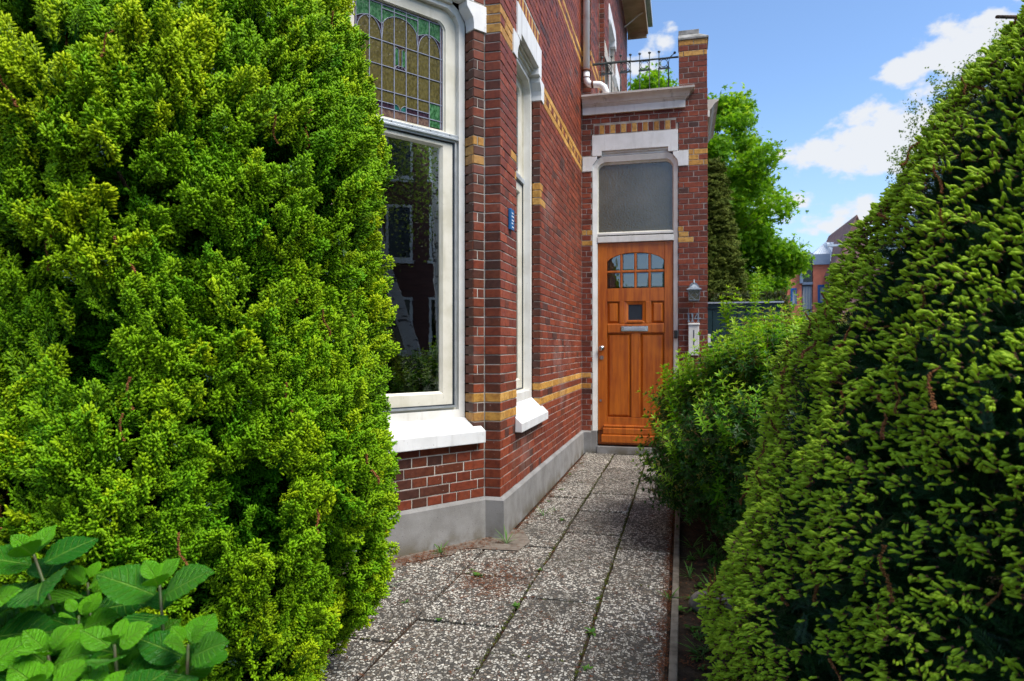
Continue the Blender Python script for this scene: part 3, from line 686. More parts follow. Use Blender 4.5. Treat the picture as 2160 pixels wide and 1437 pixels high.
        pane(lo+mid[::-1], 'glass_olive'); 
        if any(h[1]-m_[1] > .004 for h, m_ in zip(hi, mid)): pane(mid+hi[::-1], 'glass_violet')
        pane(hi+tp[::-1], 'glass_green')
        S.tube([W(u, z, -.136) for u, z in mid], .0022, 5); S.tube([W(u, z, -.136) for u, z in hi], .0022, 5)
    for u0, u1 in ((us[0], us[1]), (us[8], us[9])):
        for j in range(0, 5): pane(rc(u0, u1, zs[max(j, 0)], zs[j+1]), 'glass_border')
    for i in range(1, 8):
        if i not in (1, 7): pane(rc(us[i], us[i+1], zs[0], zs[1]), 'glass_border')
        pane(rc(us[i], us[i+1], zs[5], zs[6]), 'glass_border')
    # centre motif
    c = (us[4]+us[5])/2
    for s_, m in ((-1, 'glass_green'), (1, 'glass_green')): pane([(c+s_*.011, 2.86), (c+s_*.036, 2.862), (c+s_*.036, 2.95), (c+s_*.024, 2.963), (c+s_*.011, 2.955)], m, -.1375, -.1385)
    pane([(c-.036, 2.838), (c+.036, 2.838), (c+.02, 2.857), (c-.02, 2.857)], 'glass_violet', -.1375, -.1385)
    pane([(c-.03, 2.974), (c+.03, 2.974), (c, 2.960)], 'glass_violet', -.1375, -.1385)
    for s_ in (-1, 1):
        S.tube([W(c+s_*.011, 2.845, -.135), W(c+s_*.011, 2.955, -.135), W(c+s_*.024, 2.964, -.135), W(c+s_*.036, 2.955, -.135), W(c+s_*.036, 2.842, -.135)], .0018, 5)
        S.tube([W(c+s_*.038, zs[1], -.135)]+[W(c+s_*(.001+.037*(1-math.sin(t*math.pi/12))), zs[1]+.036*math.cos(t*math.pi/12)-.0, -.135) for t in range(7)][::-1], .0018, 5)
    S.tube([W(c-.036, 2.84, -.135), W(c-.02, 2.857, -.135), W(c+.02, 2.857, -.135), W(c+.036, 2.84, -.135)], .0018, 5)
    for cc in (cL, cR): S.tube([W(cc+.012*math.cos(t), 3.097+.012*math.sin(t), -.134) for t in np.linspace(math.pi, 2*math.pi, 7)], .002, 5)
    for u in us: S.rect(W, u-.0022, u+.0022, 2.537, 3.203, -.140, -.1345)
    for z in zs[1:6]: S.rect(W, .226, .831, z-.0022, z+.0022, -.140, -.1340)
    S.rect(W, us[6], us[3], 3.165, 3.169, -.14, -.1342)
    for i in (2, 3, 5, 6): S.rect(W, us[i+1], us[i], 2.620, 2.624, -.14, -.1342)
    S.build('leading', 'lead', fr)
bay_window()

# ---- side window
def side_window():
    W = W_side; o = SIDE_O; rec = .072
    A = prof_pts(o[0]+.001, o[1]-.001, .79, 3.325, .10); B = prof_pts(o[0]+.050, o[1]-.050, .85, 3.285, .085); C = prof_pts(o[0]+.06, o[1]-.06, .86, 3.27, .08)
    mb = MB(); mb.ring(W, A, B, -.17, -rec); fr = mb.build('side_window', 'white_paint', house); tag(fr, 'narrow white framed window on the long side wall')
    lintel(W, o, fr); mould(W, o, rec, fr, 'cream_paint')
    mb = MB(); mb.ring(W, B, C, -.17, -.125); mb.build('frame', 'cream_paint', fr)
    mb = MB(); mb.rect(W, o[0]+.06, o[1]-.06, 2.48, 2.515, -.17, -.115); mb.build('transom', 'silver', fr)
    for z0, z1, m in ((.86, 2.478, 'window_glass'), (2.517, 3.27, 'glass_olive')):
        if z1 > 3: O = prof_pts(o[0]+.06, o[1]-.06, z0, z1, .08); I = prof_pts(o[0]+.13, o[1]-.13, z0+.03, z1-.06, .05); I2 = prof_pts(o[0]+.142, o[1]-.142, z0+.042, z1-.07, .045)
        else:
            q = lambda e: [(o[0]+e, z0+e-.06), (o[1]-e, z0+e-.06), (o[1]-e, z1-e+.06), (o[0]+e, z1-e+.06)]; O, I, I2 = q(.07), q(.135), q(.148)
            mb = MB(); mb.ring(W, q(.06), q(.07), -.17, -.128); mb.build('seal', 'gasket', fr)
        mb = MB(); mb.ring(W, O, I, -.17, -.135); mb.ring(W, I, I2, -.17, -.135, -.15); mb.build('sash', 'cream_paint', fr)
        mb = MB(); mb.rect(W, o[0]+.14, o[1]-.14, z0+.03, z1-.05, -.162, -.156); mb.build('pane', m, fr)
    S = MB()
    for u in np.linspace(o[0]+.15, o[1]-.15, 7): S.rect(W, u-.0022, u+.0022, 2.56, 3.2, -.157, -.152)
    for z in (2.59, 2.69, 2.835, 2.977, 3.17): S.rect(W, o[0]+.142, o[1]-.142, z-.0022, z+.0022, -.157, -.1515)
    S.build('leading', 'lead', fr)
    sill(W, o, .79, .672, .612, rec, .052, fr, horn=.05, h0=.055, h1=.06)
side_window()

# ---- front door
def front_door():
    W = W_door; u0, u1 = DOOR_O
    A = prof_pts(u0+.001, u1-.001, .255, 3.325, .10); B = prof_pts(u0+.056, u1-.048, .255, 3.262, .075)
    fr = MB(); fr.ring(W, A, B, -.10, -.012, -.030)
    fr = fr.build('door_frame', 'white_paint', house, bevel=.003)
    tag(fr, 'white frame with chamfered head around the front door')
    lintel(W, DOOR_O, fr); mould(W, DOOR_O, .03, fr, 'white_paint')
    a, b = -.930, -.098
    mb = MB(); mb.rect(W, a, b, 2.362, 2.430, -.10, -.022); mb.rect(W, a, b, 2.444, 2.470, -.10, -.030); mb.build('transom', 'white_paint', fr, bevel=.004)
    mb = MB(); mb.rect(W, a, b, 2.430, 2.4435, -.09, -.04); mb.build('shadow_gap', 'gasket', fr)
    mb = MB(); mb.ring(W, prof_pts(a-.002, b+.002, 2.470, 3.264, .075), prof_pts(a+.010, b-.010, 2.482, 3.238, .060), -.10, -.045, -.055); mb.build('glazing_bead', 'cream_paint', fr)
    mb = MB(); mb.ext(W, prof_pts(a+.006, b-.006, 2.478, 3.243, .060), -.075, -.068); tag(mb.build('pane', 'frosted_glass', fr), 'frosted fanlight pane above the door')
    # stone foot blocks and threshold
    mb = MB(); mb.rect(W, u0-.012, u0+.055, .0, .255, -.10, .012); mb.rect(W, u1-.050, u1+.004, .0, .255, -.10, .012); mb.rect(W, u0+.055, u1-.05, .0, .083, -.25, .022); mb.build('threshold', 'plinth_stone', house, bevel=.004)
    D = MB(); D.rect(W, a+.004, b-.004, .095, 2.358, -.110, -.085)
    # the core is cut away behind glass by keeping it thin and dark
    D = MB()
    def frm(x0, x1, z0, z1, d=-.048, bev=0): D.rect(W, x0, x1, z0, z1, -.088, d)
    frm(a+.004, -.825, .095, 2.358); frm(-.195, b-.004, .095, 2.358)
    door = D.build('front_door', 'varnished_wood', house, bevel=.003); tag(door, 'orange brown varnished wooden front door with eight small panes')
    def bit(name, fn, mat='varnished_wood', bev=.003, lab=None):
        m = MB(); fn(m); o = m.build(name, mat, door, bevel=bev)
        if lab: o['label'] = lab
        return o
    # arched top rail
    n = 18; arch = []
    for i in range(n+1):
        u = -.815+(.61)*i/n; t = abs(u+.51)/.305
        z = 2.243-.075*t**2.4
        if t > .93: z = 2.158
        arch.append((u, z))
    bit('top_rail', lambda m: m.ext(W, [(-.8245, 2.358), (-.8245, 2.152)]+arch+[(-.1955, 2.152), (-.1955, 2.358)], -.088, -.050))
    bit('lock_rail', lambda m: m.rect(W, -.8245, -.1955, 1.702, 1.848, -.088, -.050))
    bit('middle_rail', lambda m: m.rect(W, -.8245, -.1955, 1.345, 1.454, -.088, -.044), bev=.012)
    bit('bottom_rail', lambda m: m.rect(W, -.8245, -.1955, .095, .405, -.088, -.050))
    bit('glazing_bar', lambda m: m.rect(W, -.8245, -.1955, 2.022, 2.048, -.085, -.052), bev=.006)
    for u in (-.667, -.512, -.357): bit('glazing_bar', lambda m: m.rect(W, u-.012, u+.012, 1.848, 2.245, -.085, -.0525), bev=.006)
    for i, (p, q) in enumerate(((-.815, -.679), (-.655, -.524), (-.500, -.369), (-.345, -.205))):
        for z0, z1 in ((1.856, 2.020), (2.050, 2.235)):
            def f(m):
                m.rect(W, p, q, z0, z1, -.072, -.067, 0.0)
            bit('pane', f, 'door_glass', 0)
            bit('pane_bevel', lambda m: m.ring(W, [(p, z0), (q, z0), (q, z1), (p, z1)], [(p+.012, z0+.012), (q-.012, z0+.012), (q-.012, z1-.012), (p+.012, z1-.012)], -.068, -.0665, -.0645), 'door_glass', 0)
    bit('backing', lambda m: m.rect(W, -.83, -.19, 1.84, 2.30, -.125, -.120), 'dark_room', 0)
    bit('hall_blind', lambda m: (m.rect(W, -.80, -.69, 1.86, 2.2, -.119, -.118)), 'curtain', 0)
    for p, q in ((-.668, -.640), (-.380, -.352)): bit('mullion', lambda m: m.rect(W, p-.02, q+.012, 1.454, 1.702, -.088, -.048), bev=.006)
    def panel(p, q, z0, z1, name='panel'):
        bit(name, lambda m: (m.rect(W, p, q, z0, z1, -.095, -.074), m.rect(W, p+.006, q-.006, z0+.006, z1-.006, -.074, -.055, .024)), bev=.0015)
    panel(-.825, -.688, 1.454, 1.702); panel(-.340, -.195, 1.454, 1.702)
    bit('mullion', lambda m: m.rect(W, -.560, -.456, .405, 1.345, -.088, -.050), bev=.008)
    panel(-.825, -.560, .405, 1.345); panel(-.456, -.195, .405, 1.345)
    bit('peep_window', lambda m: m.ring(W, [(-.628, 1.462), (-.395, 1.462), (-.395, 1.70), (-.628, 1.70)], [(-.590, 1.492), (-.435, 1.492), (-.435, 1.665), (-.590, 1.665)], -.09, -.052, -.066), bev=0)
    bit('peep_pane', lambda m: m.rect(W, -.592, -.433, 1.49, 1.667, -.078, -.074), 'gasket', 0)
    bit('peep_sill', lambda m: m.rect(W, -.598, -.427, 1.462, 1.487, -.08, -.040), 'varnished_wood', .003, 'pale worn wooden strip below the small dark pane')
    bit('letter_plate', lambda m: m.rect(W, -.668, -.372, 1.366, 1.424, -.05, -.036), 'steel', .004, 'brushed metal letter plate across the middle rail')
    bit('letter_flap', lambda m: m.rect(W, -.640, -.400, 1.377, 1.413, -.036, -.030), 'zinc', .003)
    bit('weatherboard', lambda m: (m.rect(W, -.868, -.150, .290, .320, -.05, -.022), m.rect(W, -.872, -.146, .215, .288, -.05, -.010), m.rect(W, -.886, -.136, .120, .213, -.05, .006)), bev=.012)
    def knob(m):
        m.tube([W(-.883, 1.178, -.05), W(-.883, 1.178, -.044)], .030, 16); m.tube([W(-.883, 1.178, -.046), W(-.883, 1.178, -.02)], .012, 12)
        m.ball(W(-.883, 1.178, -.004), .030, 16, (1, .7, 1))
    o = bit('door_knob', knob, 'steel', 0); o.data.polygons.foreach_set('use_smooth', [True]*len(o.data.polygons))
    bit('keyhole', lambda m: (m.tube([W(-.884, 1.073, -.05), W(-.884, 1.073, -.040)], .024, 16), m.tube([W(-.884, 1.073, -.040), W(-.884, 1.073, -.034)], .011, 12)), 'steel', 0)
    bit('lock_cover', lambda m: m.tube([W(-.896, .590, -.05), W(-.896, .590, -.042)], .015, 12), 'steel', 0)
front_door()

# ---- porch cornice, parapet post, balcony
def cornice(path_, za=3.790, zt=3.985, name='cornice', lab=None):
    f = MB(); sweep(f, path_, [(-.0, za), (.034, za), (.034, za+.080), (.0, za+.080)]); 
    o = f.build(name, 'white_paint', house, bevel=.002)
    if lab: o['label'] = lab
    m = MB(); z = za+.0805; h = zt-z
    sweep(m, path_, [(.0, z), (.040, z), (.043, z+h*.10), (.052, z+h*.12), (.056, z+h*.22), (.066, z+h*.26), (.074, z+h*.42), (.090, z+h*.60), (.112, z+h*.74), (.118, z+h*.80), (.130, z+h*.82), (.132, zt), (.0, zt)])
    m.build('crown_moulding', 'grey_trim_paint', o)
cornice([(-1.09, YD), (-.006, YD), (-.006, YD+.10)], lab='white and grey cornice above the front door')
cornice([(.262, 8.0), (.262, 9.4)], lab='white cornice along the far side of the porch')
mb = MB(); mb.box((-1.0, YD+.01, 3.93), (.25, 9.4, 3.99)); mb.build('balcony_floor', 'zinc', house)
cap = MB(); W = W_door
y0, y1 = YD-.012, YD+.31; x0, x1 = -.050, .272; zc = 4.528
cap.add([(x0, y0, zc), (x1, y0, zc), (x1, y1, zc), (x0, y1, zc), (x0, y0, zc+.022), (x1, y0, zc+.022), (x1, y1, zc+.022), (x0, y1, zc+.022),
         (x0+.005, y0+.05, zc+.075), (x1-.100, y0+.05, zc+.075), (x1-.100, y1-.05, zc+.075), (x0+.005, y1-.05, zc+.075)],
        [(0, 3, 2, 1), (0, 1, 5, 4), (1, 2, 6, 5), (2, 3, 7, 6), (3, 0, 4, 7), (4, 5, 9, 8), (5, 6, 10, 9), (6, 7, 11, 10), (7, 4, 8, 11), (8, 9, 10, 11)])
cap.box((x0+.005, y0+.05, zc+.0755), (x1-.100, y1-.05, zc+.125)); cap.build('post_cap', 'cap_concrete', house, bevel=.004)
mb = MB(); mb.box((-.038, YD+.03, 3.95), (.2535, YD+.30, 4.5275)); mb.build('parapet_post', 'gable_brick', house)
def railing():
    r = empty('balcony_railing', (-.5, 7.70, 3.99), 'dark iron balcony railing with rings and ball finials above the door', 'railing')
    y = 7.70
    mb = MB(); mb.tube([(-.99, y, 4.382), (-.56, y, 4.383), (-.545, y, 4.378), (-.045, y, 4.377)], .011, 8); mb.tube([(-.60, y, 4.392), (-.99, y, 4.392)], .008, 6); mb.build('top_rail', 'iron', r)
    xs = [-.884, -.777, -.673, -.567, -.464, -.357, -.254, -.151]
    for i, x in enumerate(xs):
        mb = MB(); bent = i == 7
        if bent: mb.tube([(x, y, 3.99), (x, y, 4.33), (x+.012, y, 4.38), (x+.06, y, 4.42)], [.010, .006, .006, .005], 6); mb.ball((x+.066, y, 4.427), .015)
        else: mb.tube([(x, y, 3.99), (x, y, 4.04), (x, y, 4.08), (x, y, 4.448)], [.013, .010, .006, .006], 6); mb.ball((x, y, 4.455), .015, sc=(1.15, 1, .8))
        mb.build('baluster', 'iron', r, smooth=True)
    for a, b in ((0, 1), (2, 3), (4, 5), (6, 7)):
        c = (xs[a]+xs[b])/2; rr = .041; mb = MB()
        pts = [(c+rr*math.cos(t), y, 4.325+rr*math.sin(t)) for t in np.linspace(0, 2*math.pi, 21)]
        mb.tube(pts, .0042, 5); mb.build('ring', 'iron', r)
        mb = MB(); mb.box((xs[a]-.012, y-.006, 4.258), (xs[b]+.012, y+.006, 4.276)); mb.build('crossbar', 'iron', r)
        mb = MB()
        for sx in (-1, 1):
            for sz in (-1, 1): mb.ball((c+sx*.040, y, 4.325+sz*.040), .009, 6)
        mb.build('boss', 'iron', r)
railing()
def downpipe():
    r = empty('downpipe', (-1.042, 7.57, 4.0), 'white drainpipe with rusty collar running down to the balcony corner', 'drainpipe')
    y = 7.575
    mb = MB(); mb.tube([(-1.042, y, 8.2), (-1.042, y, 4.26)], .037, 16); mb.build('pipe', 'pipe_paint', r, smooth=True)
    mb = MB(); mb.tube([(-1.042, y, 4.285), (-1.042, y, 4.262)], .044, 16); mb.build('collar', 'rust', r, smooth=True)
    mb = MB(); mb.tube([(-1.042, y, 4.27), (-1.042, y, 4.19), (-1.036, y, 4.155), (-1.012, y, 4.125), (-.975, y, 4.112), (-.93, y, 4.110), (-.885, y, 4.102), (-.845, y, 4.07), (-.825, y, 4.02), (-.822, y, 3.99)], .036, 16); mb.build('elbow', 'pipe_paint', r, smooth=True)
    mb = MB(); mb.tube([(-.985, y, 4.112), (-.962, y, 4.112)], .040, 16); mb.tube([(-1.042, y, 4.20), (-1.042, y, 4.19)], .039, 16); mb.build('joint', 'rust', r, smooth=True)
    mb = MB(); mb.box((-1.085, y+.02, 4.262), (-1.0, 7.64, 4.28)); mb.build('bracket', 'rust', r)
downpipe()
r = empty('vent_pipe', (-.90, 7.95, 3.99), 'short grey vent pipe standing behind the drainpipe elbow', 'pipe')
mb = MB(); mb.tube([(-.885, 7.95, 3.99), (-.885, 7.95, 4.22)], .028, 12); mb.build('pipe', 'pipe_paint', r, smooth=True)
mb = MB(); mb.tube([(-.885, 7.95, 4.2), (-.885, 7.95, 4.235)], .036, 12); mb.build('hood', 'zinc', r, smooth=True)
# upper windows and eaves of the far part of the house
def small_upper(o, zb, zt, lab):
    W = W_up2; u0, u1 = o
    mb = MB(); mb.ring(W, [(u0, zb), (u1, zb), (u1, zt), (u0, zt)], [(u0+.06, zb+.05), (u1-.06, zb+.05), (u1-.06, zt-.05), (u0+.06, zt-.05)], -.14, -.06); f = mb.build('upper_window', 'white_paint', house); f['label'] = lab
    mb = MB(); mb.rect(W, u0+.05, u1-.05, zb+.04, zt-.04, -.12, -.115); mb.build('pane', 'far_glass', f); return f
f = small_upper((.52, 1.33), 4.05, 5.50, 'upper window with a white stone head beside the balcony')
mb = MB(); mb.ext(W_up2, [(.52, 5.42), (.60, 5.42), (.60, 5.50), (1.25, 5.50), (1.25, 5.42), (1.33, 5.42), (1.42, 5.41), (1.42, 5.55), (1.34, 5.66), (.50, 5.66), (.46, 5.55), (.46, 5.44)], -.08, .012); mb.build('lintel', 'white_stone', f, bevel=.004)
f = small_upper((1.42, 1.94), 4.0, 5.06, 'lower upper window with white stone head farther along the balcony wall')
mb = MB(); mb.ext(W_up2, [(1.38, 5.02), (1.98, 5.02), (1.98, 5.26), (1.38, 5.26)], -.08, .012); mb.build('lintel', 'white_stone', f, bevel=.004)
f = small_upper((.04, .44), 4.32, 4.98, 'tilted open casement with dark opening above the railing')
mb = MB(); W = W_up2; mb.add([W(.05, 4.98, -.03), W(.44, 4.98, -.03), W(.44, 4.55, .12), W(.05, 4.55, .12), W(.05, 4.96, -.06), W(.44, 4.96, -.06), W(.44, 4.53, .09), W(.05, 4.53, .09)], [(0, 1, 2, 3), (4, 7, 6, 5), (0, 4, 5, 1), (2, 6, 7, 3), (0, 3, 7, 4), (1, 5, 6, 2)])
mb.build('casement', 'white_paint', f)
ev = MB(); ev.box((-.925, 7.4, 6.62), (-.60, 11.95, 6.66)); ev.box((-.60, 7.4, 6.58), (-.575, 11.95, 6.80)); ev.box((-.925, 11.93, 6.52), (-.60, 11.96, 6.62)); ev.box((-.70, 7.4, 6.66), (-.60, 11.9, 6.72)); ev.build('eaves', 'soffit_wood', house)
gt = MB(); gt.box((-.574, 7.4, 6.72), (-.50, 12.0, 6.84)); gt.build('gutter', 'zinc', house)
mb = MB(); mb.tube([(-.92, 11.2, 6.40), (-.86, 11.2, 6.44), (-.78, 11.2, 6.50), (-.70, 11.2, 6.56), (-.62, 11.2, 6.60)], .012, 8); mb.build('eaves_bracket', 'grey_trim_paint', house)
rf = MB(); rf.add([(-7.2, 3.0, 8.5), (-.5, 3.0, 8.5), (-.5, 12.1, 8.5), (-7.2, 12.1, 8.5), (-3.8, 5.5, 11), (-3.8, 9.6, 11)], [(0, 1, 4), (1, 2, 5, 4), (2, 3, 5), (3, 0, 4, 5), (0, 3, 2, 1)]); rf.build('roof', 'gable_brick', house)

# ---- fittings on the porch pier
def lantern():
    r = empty('wall_lantern', (.115, 7.64, 1.72), 'grey metal lantern with pyramid roof on the brick pier beside the door', 'lantern')
    W = W_door; cu = .118
    mb = MB(); mb.tube([W(cu, 1.845, 0), W(cu, 1.845, .016)], .046, 20); mb.build('back_plate', 'lantern_metal', r)
    mb = MB(); mb.tube([W(cu, 1.86, .015), W(cu, 1.90, .05), W(cu, 1.91, .085), W(cu, 1.885, .11), W(cu, 1.85, .115)], .008, 8); mb.build('arm', 'lantern_metal', r, smooth=True)
    c = .115
    def sq(z, h): return [W(cu-h, z, c-h), W(cu+h, z, c-h), W(cu+h, z, c+h), W(cu-h, z, c+h)]
    mb = MB(); lv = [(1.80, .078), (1.808, .076), (1.820, .052), (1.835, .032), (1.850, .020), (1.862, .008)]
    vs = [v for z, h in lv for v in sq(z, h)]; mb.add(vs, [(0, 1, 2, 3)]+[(4*i+k, 4*i+(k+1) % 4, 4*i+4+(k+1) % 4, 4*i+4+k) for i in range(5) for k in range(4)]+[(20, 21, 22, 23)]); mb.build('lamp_roof', 'lantern_metal', r)
    mb = MB(); vs = sq(1.798, .060)+sq(1.690, .052); mb.add(vs, [(k, (k+1) % 4, 4+(k+1) % 4, 4+k) for k in range(4)]); mb.build('lamp_glass', 'frosted_glass', r)
    mb = MB()
    for sx in (-1, 1):
        for sy in (-1, 1): mb.tube([W(cu+sx*.061, 1.80, c+sy*.061), W(cu+sx*.053, 1.688, c+sy*.053)], .0035, 5)
    for z, h in ((1.796, .0615), (1.690, .0535)):
        q = sq(z, h); mb.tube(q+[q[0]], .0035, 5)
    f = c+.059
    mb.tube([W(cu-.058, 1.765, f), W(cu, 1.70, f-.004), W(cu+.058, 1.765, f)], .0022, 5); mb.tube([W(cu-.035, 1.742, f), W(cu, 1.782, f+.001), W(cu+.035, 1.742, f)], .0022, 5)
    mb.build('lamp_cage', 'lantern_metal', r); mb = MB(); vs = sq(1.688, .055)+sq(1.676, .048); mb.add(vs, [(k, (k+1) % 4, 4+(k+1) % 4, 4+k) for k in range(4)]+[(4, 5, 6, 7)]); mb.build('lamp_base', 'lantern_metal', r)
lantern()
def numbers():
    W = W_door; z0, h = 1.463, .098
    one = [(.0, 0), (.030, 0), (.030, .008), (.022, .014), (.022, .098), (.010, .092), (-.004, .098), (-.004, .088), (.004, .082), (.007, .014), (.0, .008)]
    four = [(.020, 0), (.052, 0), (.052, .008), (.044, .013), (.044, .028), (.062, .028), (.066, .042), (.044, .040), (.044, .098), (.030, .098), (-.004, .042), (-.004, .028), (.028, .028), (.028, .013), (.020, .008)]
    hole = None
    for i, (u, pts, ch) in enumerate(((.048, one, '1'), (.088, one, '1'), (.122, four, '4'))):
        mb = MB(); mb.ext(W, [(u+a, z0+b) for a, b in pts], .006, .016)
        if ch == '4': 
            mb = MB(); q = lambda a: [(u+x, z0+y) for x, y in a]
            mb.ext(W, q([(.028, 0), (.056, 0), (.056, .007), (.048, .012), (.048, .098), (.034, .094), (.034, .012), (.028, .007)]), .006, .016)
            mb.ext(W, q([(-.004, .030), (.066, .030), (.070, .044), (.008, .041)]), .0065, .0165)
            mb.ext(W, q([(-.004, .030), (.006, .034), (.034, .084), (.034, .098), (.028, .096)]), .0068, .0162)
        o = mb.build('house_number', 'lantern_metal', None, bevel=.0015)
        tag(o, ('left grey metal digit 1 of the house number 114', 'middle grey metal digit 1 of the house number 114', 'grey metal digit 4 ending the house number 114')[i], 'house number', 'house number digits')
numbers()
r = empty('letter_slot_box', (.12, 7.64, 1.1), 'white wall box with a dark vertical slot below the house number', 'letter box'); W = W_door
mb = MB(); mb.rect(W, .060, .172, 1.10, 1.425, .002, .050); mb.build('box', 'white_paint', r, bevel=.006)
mb = MB(); mb.rect(W, .055, .177, 1.4255, 1.450, .0, .062); mb.build('cap', 'white_paint', r, bevel=.006)
mb = MB(); mb.rect(W, .111, .121, 1.21, 1.375, .047, .0515); mb.build('slot', 'gasket', r)
mb = MB(); mb.rect(W, -.092, -.054, 1.285, 1.375, -.03, .010); tag(mb.build('doorbell', 'black_plastic', None, bevel=.008), 'small black doorbell on the right door jamb', 'doorbell')
mb = MB(); mb.rect(W_east, .02, .09, 1.20, 1.33, .0, .03); tag(mb.build('junction_box', 'white_paint', None, bevel=.004), 'small white box on the outer side of the porch pier', 'box')
r = empty('wall_plaque', (-1.09, 4.33, 2.02), 'small blue enamel plaque on the brick pier left of the side window', 'plaque'); W = W_side
mb = MB(); mb.rect(W, .182, .268, 1.956, 2.094, .002, .022); mb.build('plate', 'blue_enamel', r, bevel=.003)
mb = MB()
for z, a, b in ((2.066, .2, .24), (2.045, .195, .255), (2.02, .2, .25), (2.0, .195, .235), (1.976, .205, .25)): mb.rect(W, a, b, z-.004, z+.004, .022, .0228)
mb.build('print', 'white_marks', r)

# ------------------------------------------------------------------ foliage tools
_GN = {}
def scatter_group(protos, key):
    ng = bpy.data.node_groups.new('scatter_'+key, 'GeometryNodeTree')
    ng.interface.new_socket('Geometry', in_out='INPUT', socket_type='NodeSocketGeometry'); ng.interface.new_socket('Geometry', in_out='OUTPUT', socket_type='NodeSocketGeometry')
    N, L = ng.nodes, ng.links; i = N.new('NodeGroupInput'); u = N.new('NodeGroupOutput'); j = N.new('GeometryNodeJoinGeometry')
    def na(n, t):
        x = N.new('GeometryNodeInputNamedAttribute'); x.data_type = t; x.inputs['Name'].default_value = n; return x.outputs['Attribute']
    rot, scl, var = na('rot', 'FLOAT_VECTOR'), na('scl', 'FLOAT'), na('var', 'INT')
    for k, po in enumerate(protos):
        oi = N.new('GeometryNodeObjectInfo'); oi.inputs['Object'].default_value = po; oi.inputs['As Instance'].default_value = False
        ip = N.new('GeometryNodeInstanceOnPoints'); cmp_ = N.new('FunctionNodeCompare'); cmp_.data_type = 'INT'; cmp_.operation = 'EQUAL'
        ii = [s for s in cmp_.inputs if s.type == 'INT']; L.new(var, ii[0]); ii[1].default_value = k
        L.new(i.outputs[0], ip.inputs['Points']); L.new(cmp_.outputs[0], ip.inputs['Selection']); L.new(oi.outputs['Geometry'], ip.inputs['Instance'])
        L.new(rot, ip.inputs['Rotation']); L.new(scl, ip.inputs['Scale']); L.new(ip.outputs[0], j.inputs[0])
    L.new(j.outputs[0], u.inputs[0]); return ng
def norm(a): return a/np.maximum(np.linalg.norm(a, axis=-1, keepdims=True), 1e-9)
def frames(d, up):
    Y = norm(d); X = norm(np.cross(Y, up)); Z = np.cross(X, Y); return X, Y, Z
def eulers(X, Y, Z):
    R = np.stack([X, Y, Z], axis=-1)
    ry = np.arcsin(np.clip(-R[:, 2, 0], -1, 1)); rx = np.arctan2(R[:, 2, 1], R[:, 2, 2]); rz = np.arctan2(R[:, 1, 0], R[:, 0, 0])
    return np.stack([rx, ry, rz], axis=-1)
def scatter(name, parent, protos, P, D, U, S, T, V=None, singles=0, single_name='spray', mask=None):
    """instances of prototype meshes at points P growing along D (flat side towards U); the `singles` that show largest become parts of their own"""
    P, D, U = np.asarray(P, float), np.asarray(D, float), np.asarray(U, float); n = len(P)
    if n == 0: return
    V = rng.integers(0, len(protos), n) if V is None else V
    E = eulers(*frames(D, U)); off = wloc(parent)
    single = np.zeros(n, bool)
    if singles:
        c, s = math.cos(YAW), math.sin(YAW); X = P[:, 0]*c+P[:, 1]*s; Dp = -P[:, 0]*s+P[:, 1]*c
        px = 1080+1437*X/np.maximum(Dp, .1); py = 732.5-1437*(P[:, 2]-CAM.z)/np.maximum(Dp, .1)
        dist = np.linalg.norm(P-np.array(CAM), axis=1); score = S/dist
        ok = (Dp > .2) & (px > 0) & (px < 2160) & (py > 0) & (py < 1437)
        if mask is not None: ok &= mask
        score = np.where(ok, score*rng.uniform(.8, 1.2, n), -1); idx = np.argsort(-score)[:singles]; idx = idx[score[idx] > 0]; single[idx] = True
        for i in idx:
            o = bpy.data.objects.new(single_name, protos[V[i]].data); COL.objects.link(o); o.parent = parent
            o.location = Vector(P[i])-off; o.rotation_euler = E[i]; o.scale = (S[i],)*3; o['tint'] = float(T[i])
    K = ~single
    me = bpy.data.meshes.new(name); m = int(K.sum()); me.vertices.add(m)
    me.vertices.foreach_set('co', (P[K]-np.array(off)).astype(np.float32).ravel())
    a = me.attributes.new('rot', 'FLOAT_VECTOR', 'POINT'); a.data.foreach_set('vector', E[K].astype(np.float32).ravel())
    a = me.attributes.new('scl', 'FLOAT', 'POINT'); a.data.foreach_set('value', np.asarray(S, np.float32)[K])
    a = me.attributes.new('tint', 'FLOAT', 'POINT'); a.data.foreach_set('value', np.asarray(T, np.float32)[K])
    a = me.attributes.new('var', 'INT', 'POINT'); a.data.foreach_set('value', np.asarray(V, np.int32)[K])
    me.update(); o = bpy.data.objects.new(name, me); COL.objects.link(o); o.parent = parent
    g = o.modifiers.new('scatter', 'NODES'); key = '_'.join(p.name for p in protos)
    if key not in _GN: _GN[key] = scatter_group(protos, key)
    g.node_group = _GN[key]; o['kind'] = 'stuff'; return o
